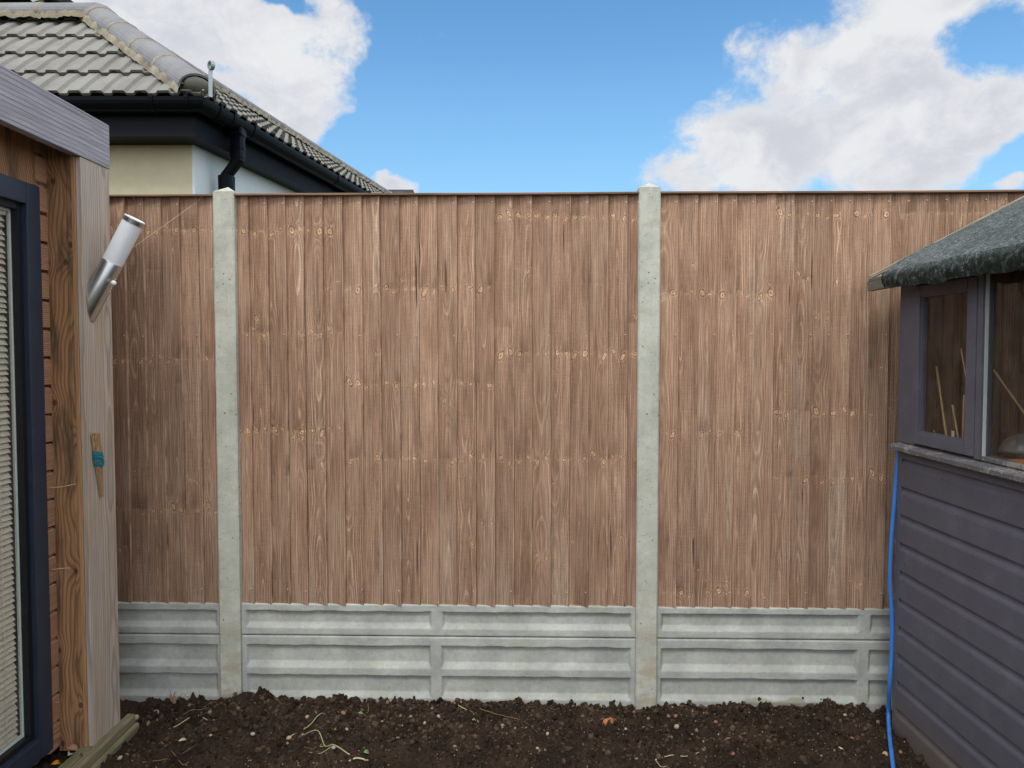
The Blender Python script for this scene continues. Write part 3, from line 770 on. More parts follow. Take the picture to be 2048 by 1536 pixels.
# ---- wall light
ly = 2.985; top = W(269.5, 438.5, ly); ax = Vector((math.sin(R(28.5)), 0, math.cos(R(28.5)))); rl = .0395
wl = thing('wall_light', 'tilted stainless steel outdoor wall light with white diffuser on the pale cabin corner', 'wall light', (CX, ly, 1.70))
Ow = (CX, ly, 1.70); bx = Vector((0, 1, 0)); cx_ = bx.cross(ax)
def ring(tt, r, n=40): return [top - ax * tt + (bx * math.cos(2 * math.pi * k / n) + cx_ * math.sin(2 * math.pi * k / n)) * r for k in range(n)]
def lathe(prof, name, m, par, n=40, cut=False, close=True):
    V = []; Fc = []
    for (tt, r) in prof: V += ring(tt, r, n)
    for j in range(len(prof) - 1):
        for k in range(n): Fc.append((j * n + k, j * n + (k + 1) % n, (j + 1) * n + (k + 1) % n, (j + 1) * n + k))
    if close: Fc += [tuple(range(n)), tuple(range((len(prof) - 1) * n, len(prof) * n))[::-1]]
    if cut:
        V = [Vector(v) for v in V]
        for i in range((len(prof) - 1) * n, len(prof) * n):
            v = V[i]; k = (v.x - (CX + .003)) / ax.x; V[i] = v - ax * k
    o = mk(name, [v[:] for v in V], Fc, m, par, Ow, True)
    o.data.polygons[-1].use_smooth = False; o.data.polygons[-2].use_smooth = False
    md = o.modifiers.new('e', 'EDGE_SPLIT'); md.split_angle = R(40)
    return o
lathe([(.000, rl * .86), (-.003, rl * .93), (-.003, rl * .99), (.0005, rl)], 'top_disc', 'whiteplastic', wl)
lathe([(.0006, rl + .001), (.017, rl + .001)], 'top_band', 'steel', wl)
lathe([(.0172, rl - .0012), (.186, rl - .0012)], 'diffuser', 'opal', wl)
lathe([(.1862, rl), (.1875, rl + .0008), (.30, rl + .0008)], 'body_tube', 'steel', wl, cut=True)
# sensor and fixings
def ball(c, r, name, m, par, org, sq=(1, 1, 1)):
    v = IV * np.array(sq) * r + np.array(c); return mk(name, v, IF, m, par, org, True)
ball(W(227, 566, ly - .030), .0105, 'motion_sensor', 'whiteplastic', wl, Ow)
for p_ in ((231, 559), (223, 577), (220, 583)): ball(W(*p_, ly - .031), .0022, 'sensor_dial', 'nail', wl, Ow)
ball(W(186, 576, ly - .036), .0035, 'fixing_screw', 'nail', wl, Ow)
m_ = MB(); m_.tube([(CX + .0005, ly, 1.754), (CX + .0035, ly, 1.754)], .0415, 28, flat=2.1); m_.build('back_plate', 'steel', wl, Ow)

# ---- stake with turquoise twine
a = WX(191, 866, CX + .016); b = WX(204, 993, CX + .008)
stk = thing('garden_stake', 'split wooden stake wound with turquoise twine hanging on the pale cabin corner', 'stake', tuple(b))
m_ = MB(); V = []; 
pts = [a.lerp(b, i / 14) for i in range(15)]; dirn = (b - a).normalized(); s1 = Vector((0, 1, 0)); s2 = dirn.cross(s1).normalized()
for i, p in enumerate(pts):
    w = .0145 if i < 7 else .0145 - (i - 7) * .0012
    for (u, v_) in ((-1, -1), (-.2, -.75), (.4, -1), (1, -.8), (1, 1), (-1, 1)):
        j = random.uniform(-.0008, .0008); V.append((p + s2 * (u * w + j) * .75 + s1 * (v_ * w * .85 + j))[:])
Fc = [(i * 6 + k, i * 6 + (k + 1) % 6, (i + 1) * 6 + (k + 1) % 6, (i + 1) * 6 + k) for i in range(14) for k in range(6)] + [tuple(range(6))[::-1], tuple(range(84, 90))]
m_.add(V, Fc); m_.build('stake_wood', 'stake', stk, tuple(b))
m_ = MB(); pts = []
for i in range(520):
    f = i / 519; turns = f * 26 * 2 * math.pi
    tt = .40 + .115 * math.sin(f * 21) * (1 - .3 * f); 
    p = a.lerp(b, tt); w = .0175 + .0055 * (1 - abs(tt - .40) / .12) * f
    pts.append(p + s2 * math.cos(turns) * w + s1 * math.sin(turns) * w * .95 + dirn * math.sin(turns * .5) * .004)
m_.tube(pts, .0013, 5); m_.build('twine_winding', 'twine', stk, tuple(b))

# ---- pale string across the left panel
a = W(263, 498, 3.05); b = FL(lx(395), .016, zf(408)); c = FL(lx(410), .004, zf(398)); e = FL(lx(420), .0, zf(392))
pts = spline([(CX + .001, 3.09, a.z - .09), a[:], a.lerp(b, .5)[:], b[:]], 10) + spline([b, c, e, FL(lx(426), .02, zf(391))], 6)[1:]
m_ = MB(); m_.tube(pts, .0009, 5); m_.build('string', 'string', org=tuple(b), label='thin pale string stretched from the cabin corner to the fence top', cat='string')
m_ = MB(); m_.tube(spline([FL(lx(276), .013, zf(400)), FL(lx(279), .002, zf(396)), FL(lx(282), .006, zf(390))], 5), .0018, 5)
m_.build('string', 'string', org=tuple(FL(lx(279), 0, zf(396))), label='short loop of pale string over the capping above the wall light', cat='string')

# ================================================================== SHED (right)
SX = 1.592; SY = 3.15; SE = .5
shed = thing('garden_shed', 'slate blue painted timber shed with green felt roof at the right edge', 'shed', (SX, SY, 0))
Os = (SX, SY, 0); z_sill = WX(1801, 889, SX - .03).z
PITCHB = .1155
cl = MB(); zz = z_sill - .025; n_ = 0
while zz > -.08:
    hh = PITCHB if n_ else .040 + .0
    pr = [(0, 0), (-.0125, .0015), (-.0135, .006), (-.0135, hh * .70), (-.0115, hh * .78), (-.006, hh * .88), (-.0015, hh * .97), (-.0008, hh), (0, hh)]
    if n_ == 0: pr = [(0, 0), (-.0135, .0015), (-.0135, hh), (0, hh)]
    N = 12; y0 = SE; y1_ = SY - .022
    for j in range(N):
        ya = y0 + (y1_ - y0) * j / N; yb = y0 + (y1_ - y0) * (j + 1) / N
        wa = mnoise.noise(Vector((ya * 2, n_ * 3.3, 0))) * .0022; wb = mnoise.noise(Vector((yb * 2, n_ * 3.3, 0))) * .0022
        k = len(pr)
        cl.add([(SX + .0135 + p[0], ya, zz - hh + p[1] + wa) for p in pr] + [(SX + .0135 + p[0], yb, zz - hh + p[1] + wb) for p in pr],
               [(q, (q + 1) % k, (q + 1) % k + k, q + k) for q in range(k)])
    zz -= hh; n_ += 1
cl.build('cladding', 'shed', shed, Os)
m_ = MB(); m_.box((SX + .0005, SY - .021, -.08), (SX + .04, SY + .012, z_sill - .02), .002); m_.build('corner_trim', 'shed', shed, Os)
# tack holes
m_ = MB()
for k in range(8):
    zb_ = z_sill - .065 - k * PITCHB
    for (yy, dzz) in ((3.09, .03), (3.085, .075), (2.83 - (k % 3) * .1, .035), (2.815 - (k % 3) * .1, .075)):
        m_ = MB(); m_.tube([(SX - .0006, yy, zb_ - dzz), (SX + .002, yy, zb_ - dzz)], .0022, 7); m_.build('nail_head', 'black', shed, Os)
# window wall
ztw = 1.86
zg0 = WX(1837, 865, SX).z; zg1 = WX(1843, 592, SX).z
ya = WX(1843, 705, SX).y; yb = WX(1938, 705, SX).y; yc = WX(1957, 705, SX).y; yd = WX(1972, 705, SX).y
m_ = MB(); m_.box((SX, ya + .045, z_sill + .003), (SX + .03, SY + .012, ztw), .002); m_.box((SX, SE, zg1 + .045), (SX + .03, ya + .0445, ztw + .02), .002); m_.build('wall_panel', 'shed', shed, Os)
cs = MB(); xo = SX - .012; st = .042
cs.box((xo, ya, z_sill + .012), (SX + .022, ya + st, zg1 + .040), .003); cs.box((xo + .001, yc + .0, z_sill + .012), (SX + .022, yb, zg1 + .040), .003)
cs.box((xo + .0005, yb + .0005, zg1), (SX + .022, ya - .0005, zg1 + .040), .003); cs.box((xo + .0005, yb + .0005, z_sill + .012), (SX + .022, ya - .0005, zg0), .003)
for (p0, p1, q0, q1) in ((yb, ya, zg0, zg0 + .007), (yb, ya, zg1 - .007, zg1), ):
    cs.box((SX - .004, p0, q0), (SX + .018, p1, q1), .001)
cs.box((SX - .004, ya - .007, zg0 + .0071), (SX + .018, ya - .0001, zg1 - .0071), .001); cs.box((SX - .004, yb + .0001, zg0 + .0071), (SX + .018, yb + .007, zg1 - .0071), .001)
win = cs.build('casement', 'shed', shed, Os)
m_ = MB(); m_.box((SX + .006, yb + .0072, zg0 + .0073), (SX + .009, ya - .0072, zg1 - .0073)); m_.build('pane', 'shedglass', win, Os)
fr = MB(); zf0 = WX(1970, 913, SX).z; zf1 = WX(1978, 552, SX).z + .01
mull = [(yd, yc - .001), (1.93, 2.0), (1.22, 1.29), (SE, .58)]
for i, (p0, p1) in enumerate(mull):
    fr.box((SX - .006, p0, z_sill + .004), (SX + .024, p1, zg1 + .043), .003)
    fr.box((SX - .010, p0 + .006, z_sill + .006), (SX - .0055, p1 - .004, zg1 + .041), .0015)
    fwo = fr.build('mullion', 'shed', shed, Os); fr = MB()
    if i == 0: fw = fwo
fb = MB(); pan = MB()
for (p0, p1) in ((2.0, yd), (1.29, 1.93), (.58, 1.22)):
    fb.box((SX - .004, p0 + .0005, z_sill + .004), (SX + .024, p1 - .0005, zf0), .002); fb.box((SX - .004, p0 + .0005, zf1), (SX + .024, p1 - .0005, zg1 + .043), .002)
    m_ = MB(); m_.box((SX + .012, p0, zf0), (SX + .015, p1, zf1)); m_.build('pane', 'shedglass', fw, Os)
fb.build('window_rail', 'sill', shed, Os)
m_ = MB(); m_.box((SX - .0055, yd - .0022, zf0), (SX + .006, yd - .0004, zf1), .0005); m_.build('putty_edge', 'spacer', fw, Os)
# sill
m_ = MB(); N = 40
for j in range(N):
    y0 = SE + (SY + .005 - SE) * j / N; y1_ = SE + (SY + .005 - SE) * (j + 1) / N
    def rg(y):
        w = mnoise.noise(Vector((y * 14, 2, 0))) * .002
        return [(SX + .02, y, z_sill + .004), (SX - .037 + w, y, z_sill - .008), (SX - .040 + w, y, z_sill - .011), (SX - .039 + w, y, z_sill - .026 + w), (SX - .030, y, z_sill - .027), (SX + .02, y, z_sill - .024)]
    m_.add(rg(y0) + rg(y1_), [(q, (q + 1) % 6, (q + 1) % 6 + 6, q + 6) for q in range(6)] + ([tuple(range(5, -1, -1))] if j == 0 else []) + ([tuple(range(6, 12))] if j == N - 1 else []))
m_.build('sill', 'sill', shed, Os, label='window sill with peeling paint')
# end wall (towards the fence), lining, back wall, floor
def gz(x): return (1.866 + (x - 1.482) * .505 if x < 2.46 else 1.866 + (3.438 - x) * .505) - .03
def gable(mb, x0, x1, y0, y1):
    xs_ = [x0] + ([2.46] if x0 < 2.46 < x1 else []) + [x1]
    mb.prism([(x0, -.06)] + [(q, gz(q)) for q in xs_] + [(x1, -.06)], lambda p, tt: (p[0], tt, p[1]), y0, y1)
m_ = MB(); gable(m_, SX + .041, SX + 1.75, SY - .001, SY + .012); m_.build('end_wall', 'shed', shed, Os)
m_ = MB(); xx = SX + .042; k = 0
while xx < SX + 1.7:
    w = random.uniform(.055, .11); dd = random.choice((.0, .006, .012)); gable(m_, xx, xx + w - .003, SY - .016 - dd, SY - .0015); xx += w
gable(m_, SX + .20, SX + .245, SY - .06, SY - .029); gable(m_, SX + .52, SX + .565, SY - .06, SY - .029)
m_.build('end_lining', 'shedin', shed, Os)
m_ = MB(); m_.box((SX + 1.70, SE, 0), (SX + 1.72, SY - .03, 2.0)); gable(m_, SX + .03, SX + 1.72, SE - .02, SE); m_.box((SX + .03, SE, -.02), (SX + 1.7, SY - .03, .02)); m_.build('back_lining', 'shedin', shed, Os)
# roof
EX = 1.482; EZ = 1.866; SLP = .505; RIDGE = 2.46; RY0 = 3.205
def rz_(x): return EZ + (x - EX) * SLP
m_ = MB()
m_.prism([(EX, EZ - .012), (RIDGE, rz_(RIDGE) - .012), (2 * RIDGE - EX, EZ - .012), (2 * RIDGE - EX, EZ - .026), (RIDGE, rz_(RIDGE) - .026), (EX, EZ - .026)], lambda p, tt: (p[0], tt, p[1]), SE - .1, RY0)
m_.build('roof_deck', 'rawwood', shed, Os)
m_ = MB(); 
for i in range(3):
    off = (.010, .017, .022)[i]
    m_.prism([(EX - .004 + i * .006, EZ - .010 + off * .5), (RIDGE, rz_(RIDGE) - .010 + off), (RIDGE, rz_(RIDGE) - .004 + off), (EX - .004 + i * .006, EZ - .0045 + off * .5)], lambda p, tt: (p[0], tt, p[1]), RY0 - .03 - i * .004, RY0 + .006 - i * .005)
m_.build('rake_batten', 'rawwood', shed, Os, label='bare splintered wood strips along the roof edge')
m_ = MB()
for (za, zb2, yo) in ((EZ - .062, EZ - .040, 0), (EZ - .0395, EZ - .024, .004), (EZ - .0235, EZ - .0095, -.004)):
    m_.box((EX - .006, SE - .1, za), (EX + .016, RY0 + yo, zb2), .002)
m_.build('fascia', 'endwood', shed, Os)
m_ = MB(); m_.box((SX + .0, SE, ztw - .04), (SX + .035, SY, EZ + .03)); m_.build('wall_plate', 'shed', shed, Os)
# felt with hem folded over the eave
us = np.concatenate([np.linspace(-.062, 0, 20), np.linspace(.004, 1.12, 190)]); ysf = np.linspace(SE - .12, RY0 - .024, 520)
U, Yv = np.meshgrid(us, ysf)
hemw = .076 + (fbm(Yv * 16, Yv * 0, 4, 4) - .5) * .016 - .016 * smooth01((Yv - 2.98) / .2)
hu = np.clip(-U / .062, 0, 1)
xr = EX - .006 + np.maximum(U, 0) * math.cos(math.atan(SLP)); zr = EZ - .004 + np.maximum(U, 0) * math.sin(math.atan(SLP))
bul = np.sin(hu * math.pi) * .010
xr = xr - bul * (hu > 0) - .004; zr = zr - hu * hemw
nz_ = (fbm(U * 26, Yv * 26, 4, 9) - .5) * .010 + (fbm(U * 5, Yv * 5, 2, 19) - .5) * .012
xr = xr - nz_ * np.where(hu > 0, .9, .35); zr = zr + nz_ * np.where(hu > 0, .2, .8) + .007
# felt ends short of the corner at the eave: pull the boundary in there
lim = RY0 - .024 - .10 * smooth01(1 - np.clip(U, 0, .12) / .12) - .03 * hu + (fbm(U * 22, U * 0, 3, 2) - .5) * .018
f = (Yv - ysf[0]) / (ysf[-1] - ysf[0]); Yw = ysf[0] + f * (lim - ysf[0])
hem = np.clip(hu * 3, 0, 1)
mk('felt_covering', np.stack([xr, Yw, zr], -1), grid_faces(len(us), len(ysf)), 'felt', shed, Os, smooth=True, attrs={'hem': ('FLOAT', hem.ravel())})
m_ = MB(); m_.prism([(RIDGE, rz_(RIDGE) + .004), (2 * RIDGE - EX, EZ), (2 * RIDGE - EX, EZ - .008), (RIDGE, rz_(RIDGE) - .008)], lambda p, tt: (p[0], tt, p[1]), SE - .12, RY0 - .02)
o_ = m_.build('far_felt', 'felt', shed, Os)

# things inside the shed
def cane(p, q, r, label, mname='cane'):
    p = Vector(p); q = Vector(q); pts = [p.lerp(q, i / 8) for i in range(9)]
    rr = [r * (1.15 if i % 3 == 1 else 1) for i in range(9)]
    m_ = MB(); m_.tube(pts, rr, 7); return m_.build('bamboo_cane', mname, org=tuple(q), smooth=True, label=label, cat='cane', group='bamboo canes in the shed')
IX = SX + .07
cane(WX(1873, 733, IX), WX(1896, 892, IX), .0042, 'longest thick cane leaning left behind the small shed window')
cane(WX(1905, 810, IX), WX(1921, 900, IX), .0034, 'short cane leaning beside the white label in the shed window')
cane(WX(1929, 790, IX + .02), WX(1924, 905, IX + .02), .0036, 'upright cane tied at the right of the small shed window', )
cane(WX(1922, 697, IX + .01), WX(1941, 800, IX + .01), .0026, 'thin cane rising highest beside the window stile')
cane(WX(1867, 860, IX), WX(1880, 884, IX), .0026, 'short broken cane at the bottom of the small shed window')
cane(WX(1988, 740, IX + .1), WX(2060, 842, IX + .1), .0036, 'slanting cane behind the large shed window')
a = WX(1906, 868, IX - .01); m_ = MB(); m_.box((a.x - .002, a.y - .008, a.z - .06), (a.x + .002, a.y + .008, a.z + .012), .001); m_.build('plant_label', 'peg', org=(a.x, a.y, a.z - .06), label='white plant label standing behind the small shed window', cat='plant label')
def bowl(c, r, name, m, label, cat, sq=1.0, axis=None):
    V = []; Fc = []; N = 28; J = 10
    for j in range(J + 1):
        an = math.pi / 2 * j / J
        for k in range(N): V.append((math.cos(2 * math.pi * k / N) * r * math.cos(an), math.sin(2 * math.pi * k / N) * r * math.cos(an), math.sin(an) * r * sq))
    for j in range(J + 1):
        an = math.pi / 2 * j / J
        for k in range(N): V.append((math.cos(2 * math.pi * k / N) * (r - .003) * math.cos(an), math.sin(2 * math.pi * k / N) * (r - .003) * math.cos(an), math.sin(an) * (r * sq - .003)))
    for b0 in (0, (J + 1) * N):
        for j in range(J):
            for k in range(N): Fc.append((b0 + j * N + k, b0 + j * N + (k + 1) % N, b0 + (j + 1) * N + (k + 1) % N, b0 + (j + 1) * N + k))
    o_ = (J + 1) * N
    for k in range(N): Fc.append((k, (k + 1) % N, o_ + (k + 1) % N, o_ + k))
    o = mk(name, V, Fc, m, smooth=True, loc=c, label=label, cat=cat)
    if axis: o.rotation_euler = axis
    return o
M['cloche'] = plain('grey_translucent_plastic', (.17, .175, .165), .25, 0, .6, .1, 10, 0)
a = WX(2052, 915, IX + .12); bowl((a.x, a.y, a.z - .0), .088, 'plastic_bowl', 'cloche', 'upturned grey plastic bowl inside the shed behind the large window', 'bowl', .95, (R(-8), R(12), 0))
a = WX(2040, 935, IX + .03); bowl((a.x, a.y, a.z), .062, 'orange_tub', 'orange', 'orange plastic tub inside the shed at the bottom of the large window', 'tub', .45)
m_ = MB(); m_.box((SX + .032, SE + .01, z_sill - .05), (SX + .28, SY - .065, z_sill - .03)); m_.build('inner_shelf', 'shedin', shed, Os)

# ---- blue hose down the shed corner
pts = [(1800, 888), (1796, 915), (1789, 1000), (1782, 1090), (1780, 1160), (1784, 1240), (1783, 1310), (1779, 1370), (1777, 1430), (1779, 1480), (1786, 1536), (1800, 1640)]
P = [WX(px, py, SX - .035 - .02 * (i > 1)) for i, (px, py) in enumerate(pts)]
P2 = []
for i, (px, py) in enumerate(pts):
    Yh = 3.165 if py < 1400 else 3.165 - (py - 1400) / 240 * .33
    P2.append(W(px, py, Yh) if py < 1420 else WZ(px, py, -.022 + .03 * (py < 1440)))
P2 = [Vector((p.x, p.y, max(p.z, sz(p.x, p.y) + .012))) for p in P2]
m_ = MB(); m_.tube([Vector((p.x, p.y, max(p.z, sz(p.x, p.y) + .009))) for p in spline(P2, 10)], .0083, 12); m_.build('garden_hose', 'hose', org=tuple(P2[-3]), smooth=True, label='bright blue hose hanging down the corner of the shed', cat='hose')

# ================================================================== NEIGHBOUR'S HOUSE
C0 = W(400, 191, 5.3); z_e = C0.z                         # eave corner
apx = W(197, 42, 6.36)
hip = Vector((apx.x - C0.x, apx.y - C0.y)); rise = apx.z - C0.z
e1 = Vector((-1, 0)); n1 = Vector((0, 1))
th = R(9.5); e2 = Vector((math.sin(th), math.cos(th))); n2 = Vector((-math.cos(th), math.sin(th)))
w1_ = hip.dot(n1); w2_ = hip.dot(n2)
house = thing('bungalow', 'neighbouring bungalow with cream and white render and grey tiled hip roof beyond the fence', 'house', (C0.x, C0.y, 0))
Oh = (C0.x, C0.y, 0)
def slope_tiles(name, ed, nd, w, length, gauge, sgn, rows_extra=0):
    pitch = math.atan2(rise, w); cp_, sp_ = math.cos(pitch), math.sin(pitch)
    e3 = Vector((ed.x, ed.y, 0)); up = Vector((nd.x * cp_, nd.y * cp_, sp_)); nr = Vector((-nd.x * sp_, -nd.y * sp_, cp_))
    SL = math.hypot(rise, w); nrow = int(math.ceil(SL / gauge))
    Pt = lambda a, s, h: C0 + e3 * a + up * s + nr * h
    body = MB(); ends = MB()
    roll = .150; prof = [(0, 0), (.036, 0), (.050, .019), (.120, .019), (.136, 0)]
    th_ = .020
    for r_ in range(nrow):
        s0 = r_ * gauge - .02; s1 = min(SL, s0 + gauge + .03); lift = .026
        a = -.6 + (r_ % 2) * 0; k = 0; pa = []
        while a < length: 
            pa += [(a + p[0], p[1]) for p in prof]; a += roll
        v = []; 
        for (a_, h_) in pa:
            jj = random.uniform(-.0012, .0012)
            cam_ = .004
            v += [Pt(a_, s0, h_ + lift + jj - th_ * .9), Pt(a_, s0, h_ + lift + jj), Pt(a_, (s0 + s1) / 2, h_ + lift * .5 + cam_ + jj), Pt(a_, s1, h_ - .002)]
        n = len(pa)
        body.add(v, [(i * 4 + q, (i + 1) * 4 + q, (i + 1) * 4 + q + 1, i * 4 + q + 1) for i in range(n - 1) for q in (1, 2)])
        ends.add(v, [(i * 4, (i + 1) * 4, (i + 1) * 4 + 1, i * 4 + 1) for i in range(n - 1)])
        # dark interlock mouths at every second roll
        i = 0; a = -.6
        while a < length:
            if i % 2 == 0:
                q = [Pt(a + x_, s0 - .001, lift + y_) for x_, y_ in ((.076, .004), (.116, .004), (.110, .013), (.082, .013))]
                ends.add(q, [(0, 1, 2, 3)], 1)
            i += 1; a += roll
    hipdir = Vector((hip.x, hip.y, 0)).normalized(); hn = Vector((-hipdir.y, hipdir.x, 0))
    if hn.dot(e3) > 0: hn = -hn
    out = []
    for mb, nm, mt in ((body, name, 'tile'), (ends, 'tile_edge', ['tile_end', 'black'])):
        o = mk(nm, [tuple(v) for v in mb.v], mb.f, mt, house, Oh, smooth=False)
        if nm == 'tile_edge': o.data.polygons.foreach_set('material_index', mb.mi)
        bm = bmesh.new(); bm.from_mesh(o.data)
        bmesh.ops.bisect_plane(bm, geom=bm.verts[:] + bm.edges[:] + bm.faces[:], plane_co=C0 - Vector(Oh), plane_no=hn, clear_outer=True)
        if sgn: bmesh.ops.bisect_plane(bm, geom=bm.verts[:] + bm.edges[:] + bm.faces[:], plane_co=Vector((0, 0, apx.z + .02)), plane_no=Vector((0, 0, 1)), clear_outer=True)
        bm.to_mesh(o.data); bm.free(); out.append(o)
    return out
slope_tiles('front_roof_slope', e1, n1, w1_, 4.5, .345, 1)
slope_tiles('side_roof_slope', e2, n2, w2_, 10.5, .345, 1)
# underlay solid below the tiles
A = C0; zt_ = apx.z
f_far = C0 + Vector((e1.x, e1.y, 0)) * 4.4; s_far = C0 + Vector((e2.x, e2.y, 0)) * 10.3
rf = apx + Vector((-3.1, 0, 0)); rs = apx + Vector((e2.x, e2.y, 0)) * 9.0
m_ = MB(); dn = Vector((0, 0, -.02))
m_.add([A + dn, f_far + dn, rf + dn, apx + dn, s_far + dn, rs + dn, rf + Vector((0, 8.9, 0)) + dn], [(0, 1, 2, 3), (0, 3, 5, 4), (3, 2, 6, 5)]); m_.build('roof_underlay', 'tile_end', house, Oh)

def cap_run(p, q, rad, seg, name, endcap=False, start=0.0):
    "half-round capping tiles from p to q, each a short overlapping shell bedded on mortar"
    p = Vector(p); q = Vector(q); d = (q - p).normalized(); L = (q - p).length
    side = d.cross(Vector((0, 0, 1))).normalized(); up = side.cross(d).normalized()
    mb = MB(); mj = MB(); x = 0; k = 0
    while x < L - .05:
        x1 = min(L, x + seg); n = 14; 
        v = []
        for (xx, r_) in ((x + .004, rad * 1.0), (x + .03, rad * 1.0), (x1 - .004, rad * .97)):
            for t_ in range(n + 1):
                an = math.pi * (-.08 + 1.16 * t_ / n); v.append(p + d * xx + side * math.cos(an) * r_ * 1.06 + up * (math.sin(an) * r_ * .78 - .0))
        fc = [(a * (n + 1) + b, a * (n + 1) + b + 1, (a + 1) * (n + 1) + b + 1, (a + 1) * (n + 1) + b) for a in range(2) for b in range(n)]
        v2 = [w_ + (p + d * ((w_ - p).dot(d)) - w_).normalized() * .014 for w_ in v]
        nn = len(v); fc2 = [tuple(i + nn for i in f_) for f_ in fc]
        rim = [(b, b + 1, nn + b + 1, nn + b) for b in range(n)] + [(2 * (n + 1) + b, 2 * (n + 1) + b + 1, nn + 2 * (n + 1) + b + 1, nn + 2 * (n + 1) + b) for b in range(n)]
        rim += [(a * (n + 1) + b, (a + 1) * (n + 1) + b, nn + (a + 1) * (n + 1) + b, nn + a * (n + 1) + b) for a in range(2) for b in (0, n)]
        mb.add(v + v2, fc + fc2 + rim)
        # mortar joint
        if x1 < L - .02:
            pts = []; vv = []
            for (xx, rr_) in ((-.016, .9), (-.010, 1.035), (.008, 1.03), (.014, .92)):
                for t_ in range(n * 2 + 1):
                    an = math.pi * (-.06 + 1.12 * t_ / (2 * n)); rj = rad * (rr_ + mnoise.noise(Vector((an * 4, xx * 90, k * 3.1))) * .035)
                    vv.append(p + d * (x1 + xx + mnoise.noise(Vector((an * 3, k, xx * 30))) * .006) + side * math.cos(an) * rj * 1.05 + up * math.sin(an) * rj * .78)
            w_ = 2 * n + 1
            mj.add(vv, [(a * w_ + b, a * w_ + b + 1, (a + 1) * w_ + b + 1, (a + 1) * w_ + b) for a in range(3) for b in range(w_ - 1)])
        x = x1; k += 1
    # bedding mortar both sides
    for sg in (-1, 1):
        vv = []; N = int(L / .02)
        for j in range(N + 1):
            xx = L * j / N
            for (o_, u_) in ((.80, .06), (.985, .02), (1.06, -.12), (1.08, -.48)):
                nz = mnoise.noise(Vector((xx * 14, o_ * 5, sg * 3 + L))) * .18 + mnoise.noise(Vector((xx * 45, o_ * 5, sg * 3 + L))) * .09
                vv.append(p + d * xx + side * sg * rad * (o_ + nz * (o_ > 1)) + up * rad * (u_ + nz * .8 * (u_ < 0)))
        mj.add(vv, [(a * 4 + b, a * 4 + b + 1, (a + 1) * 4 + b + 1, (a + 1) * 4 + b) for a in range(N) for b in range(3)])
    mb.build(name, 'ridge', house, Oh, smooth=False); mj.build('mortar_bedding', 'cement', house, Oh, smooth=True)
    return d, side, up
hoff = Vector((0, 0, .035))
d_, s_, u_ = cap_run(C0 + hoff + Vector((hip.x, hip.y, rise)) * .02, apx + hoff, .125, .43, 'hip_tiles')
cap_run(apx + hoff + Vector((.02, 0, 0)), rf + hoff, .125, .45, 'ridge_tiles')
cap_run(apx + hoff + Vector((e2.x, e2.y, 0)) * .02, rs + hoff, .10, .45, 'ridge_tiles')
ball(apx + hoff + Vector((.01, -.01, .0)), .127, 'apex_cap', 'ridge', house, Oh, (1, 1, .74))
# mortar plug at the foot of the hip, coloured dark for the hollow's shade
V = IV * np.array((1, 1, .62)) * .108; 
pl = np.array([(C0 + hoff + Vector((hip.x, hip.y, rise)) * .035)[:]]) ; V = V + np.array([mnoise.noise(Vector(v) * 30) * .008 for v in V])[:, None]
mk('mortar_plug', V + pl, IF, 'tile_end', house, Oh, True)
# hip iron strap with curled end
bi = W(421, 193, 5.22); ti = W(421, 138, 5.22)
pr = [bi + Vector((0, .10, .02)), bi, bi.lerp(ti, .5), ti]
curl = [ti + Vector((0, 0, .0)) + Vector((0.004 + .0 - .0, 0, 0))]
rc = .027; cc = ti + Vector((rc * .2, 0, rc * .9)); hd = Vector((.75, -.66, 0)).normalized()
path = [bi - hd * .10 + Vector((0, 0, .01)), bi, bi.lerp(ti, .5), ti]
for k in range(0, 15):
    an = R(-70 + k * 25); path.append(cc + hd * math.cos(an) * (-rc) * (1 if 1 else 1) + Vector((0, 0, math.sin(an) * rc)))
wd_ = hd.cross(Vector((0, 0, 1))) * .0135
V = []; 
for i, p in enumerate(path):
    d = (path[min(i + 1, len(path) - 1)] - path[max(0, i - 1)]).normalized(); nn_ = d.cross(wd_.normalized()).normalized() * .003
    V += [p + wd_ + nn_, p - wd_ + nn_, p - wd_ - nn_, p + wd_ - nn_]
Fc = [(i * 4 + k, i * 4 + (k + 1) % 4, (i + 1) * 4 + (k + 1) % 4, (i + 1) * 4 + k) for i in range(len(path) - 1) for k in range(4)] + [(3, 2, 1, 0), tuple(range(len(path) * 4 - 4, len(path) * 4))]
mk('hip_iron', [v[:] for v in V], Fc, 'galv', house, Oh)

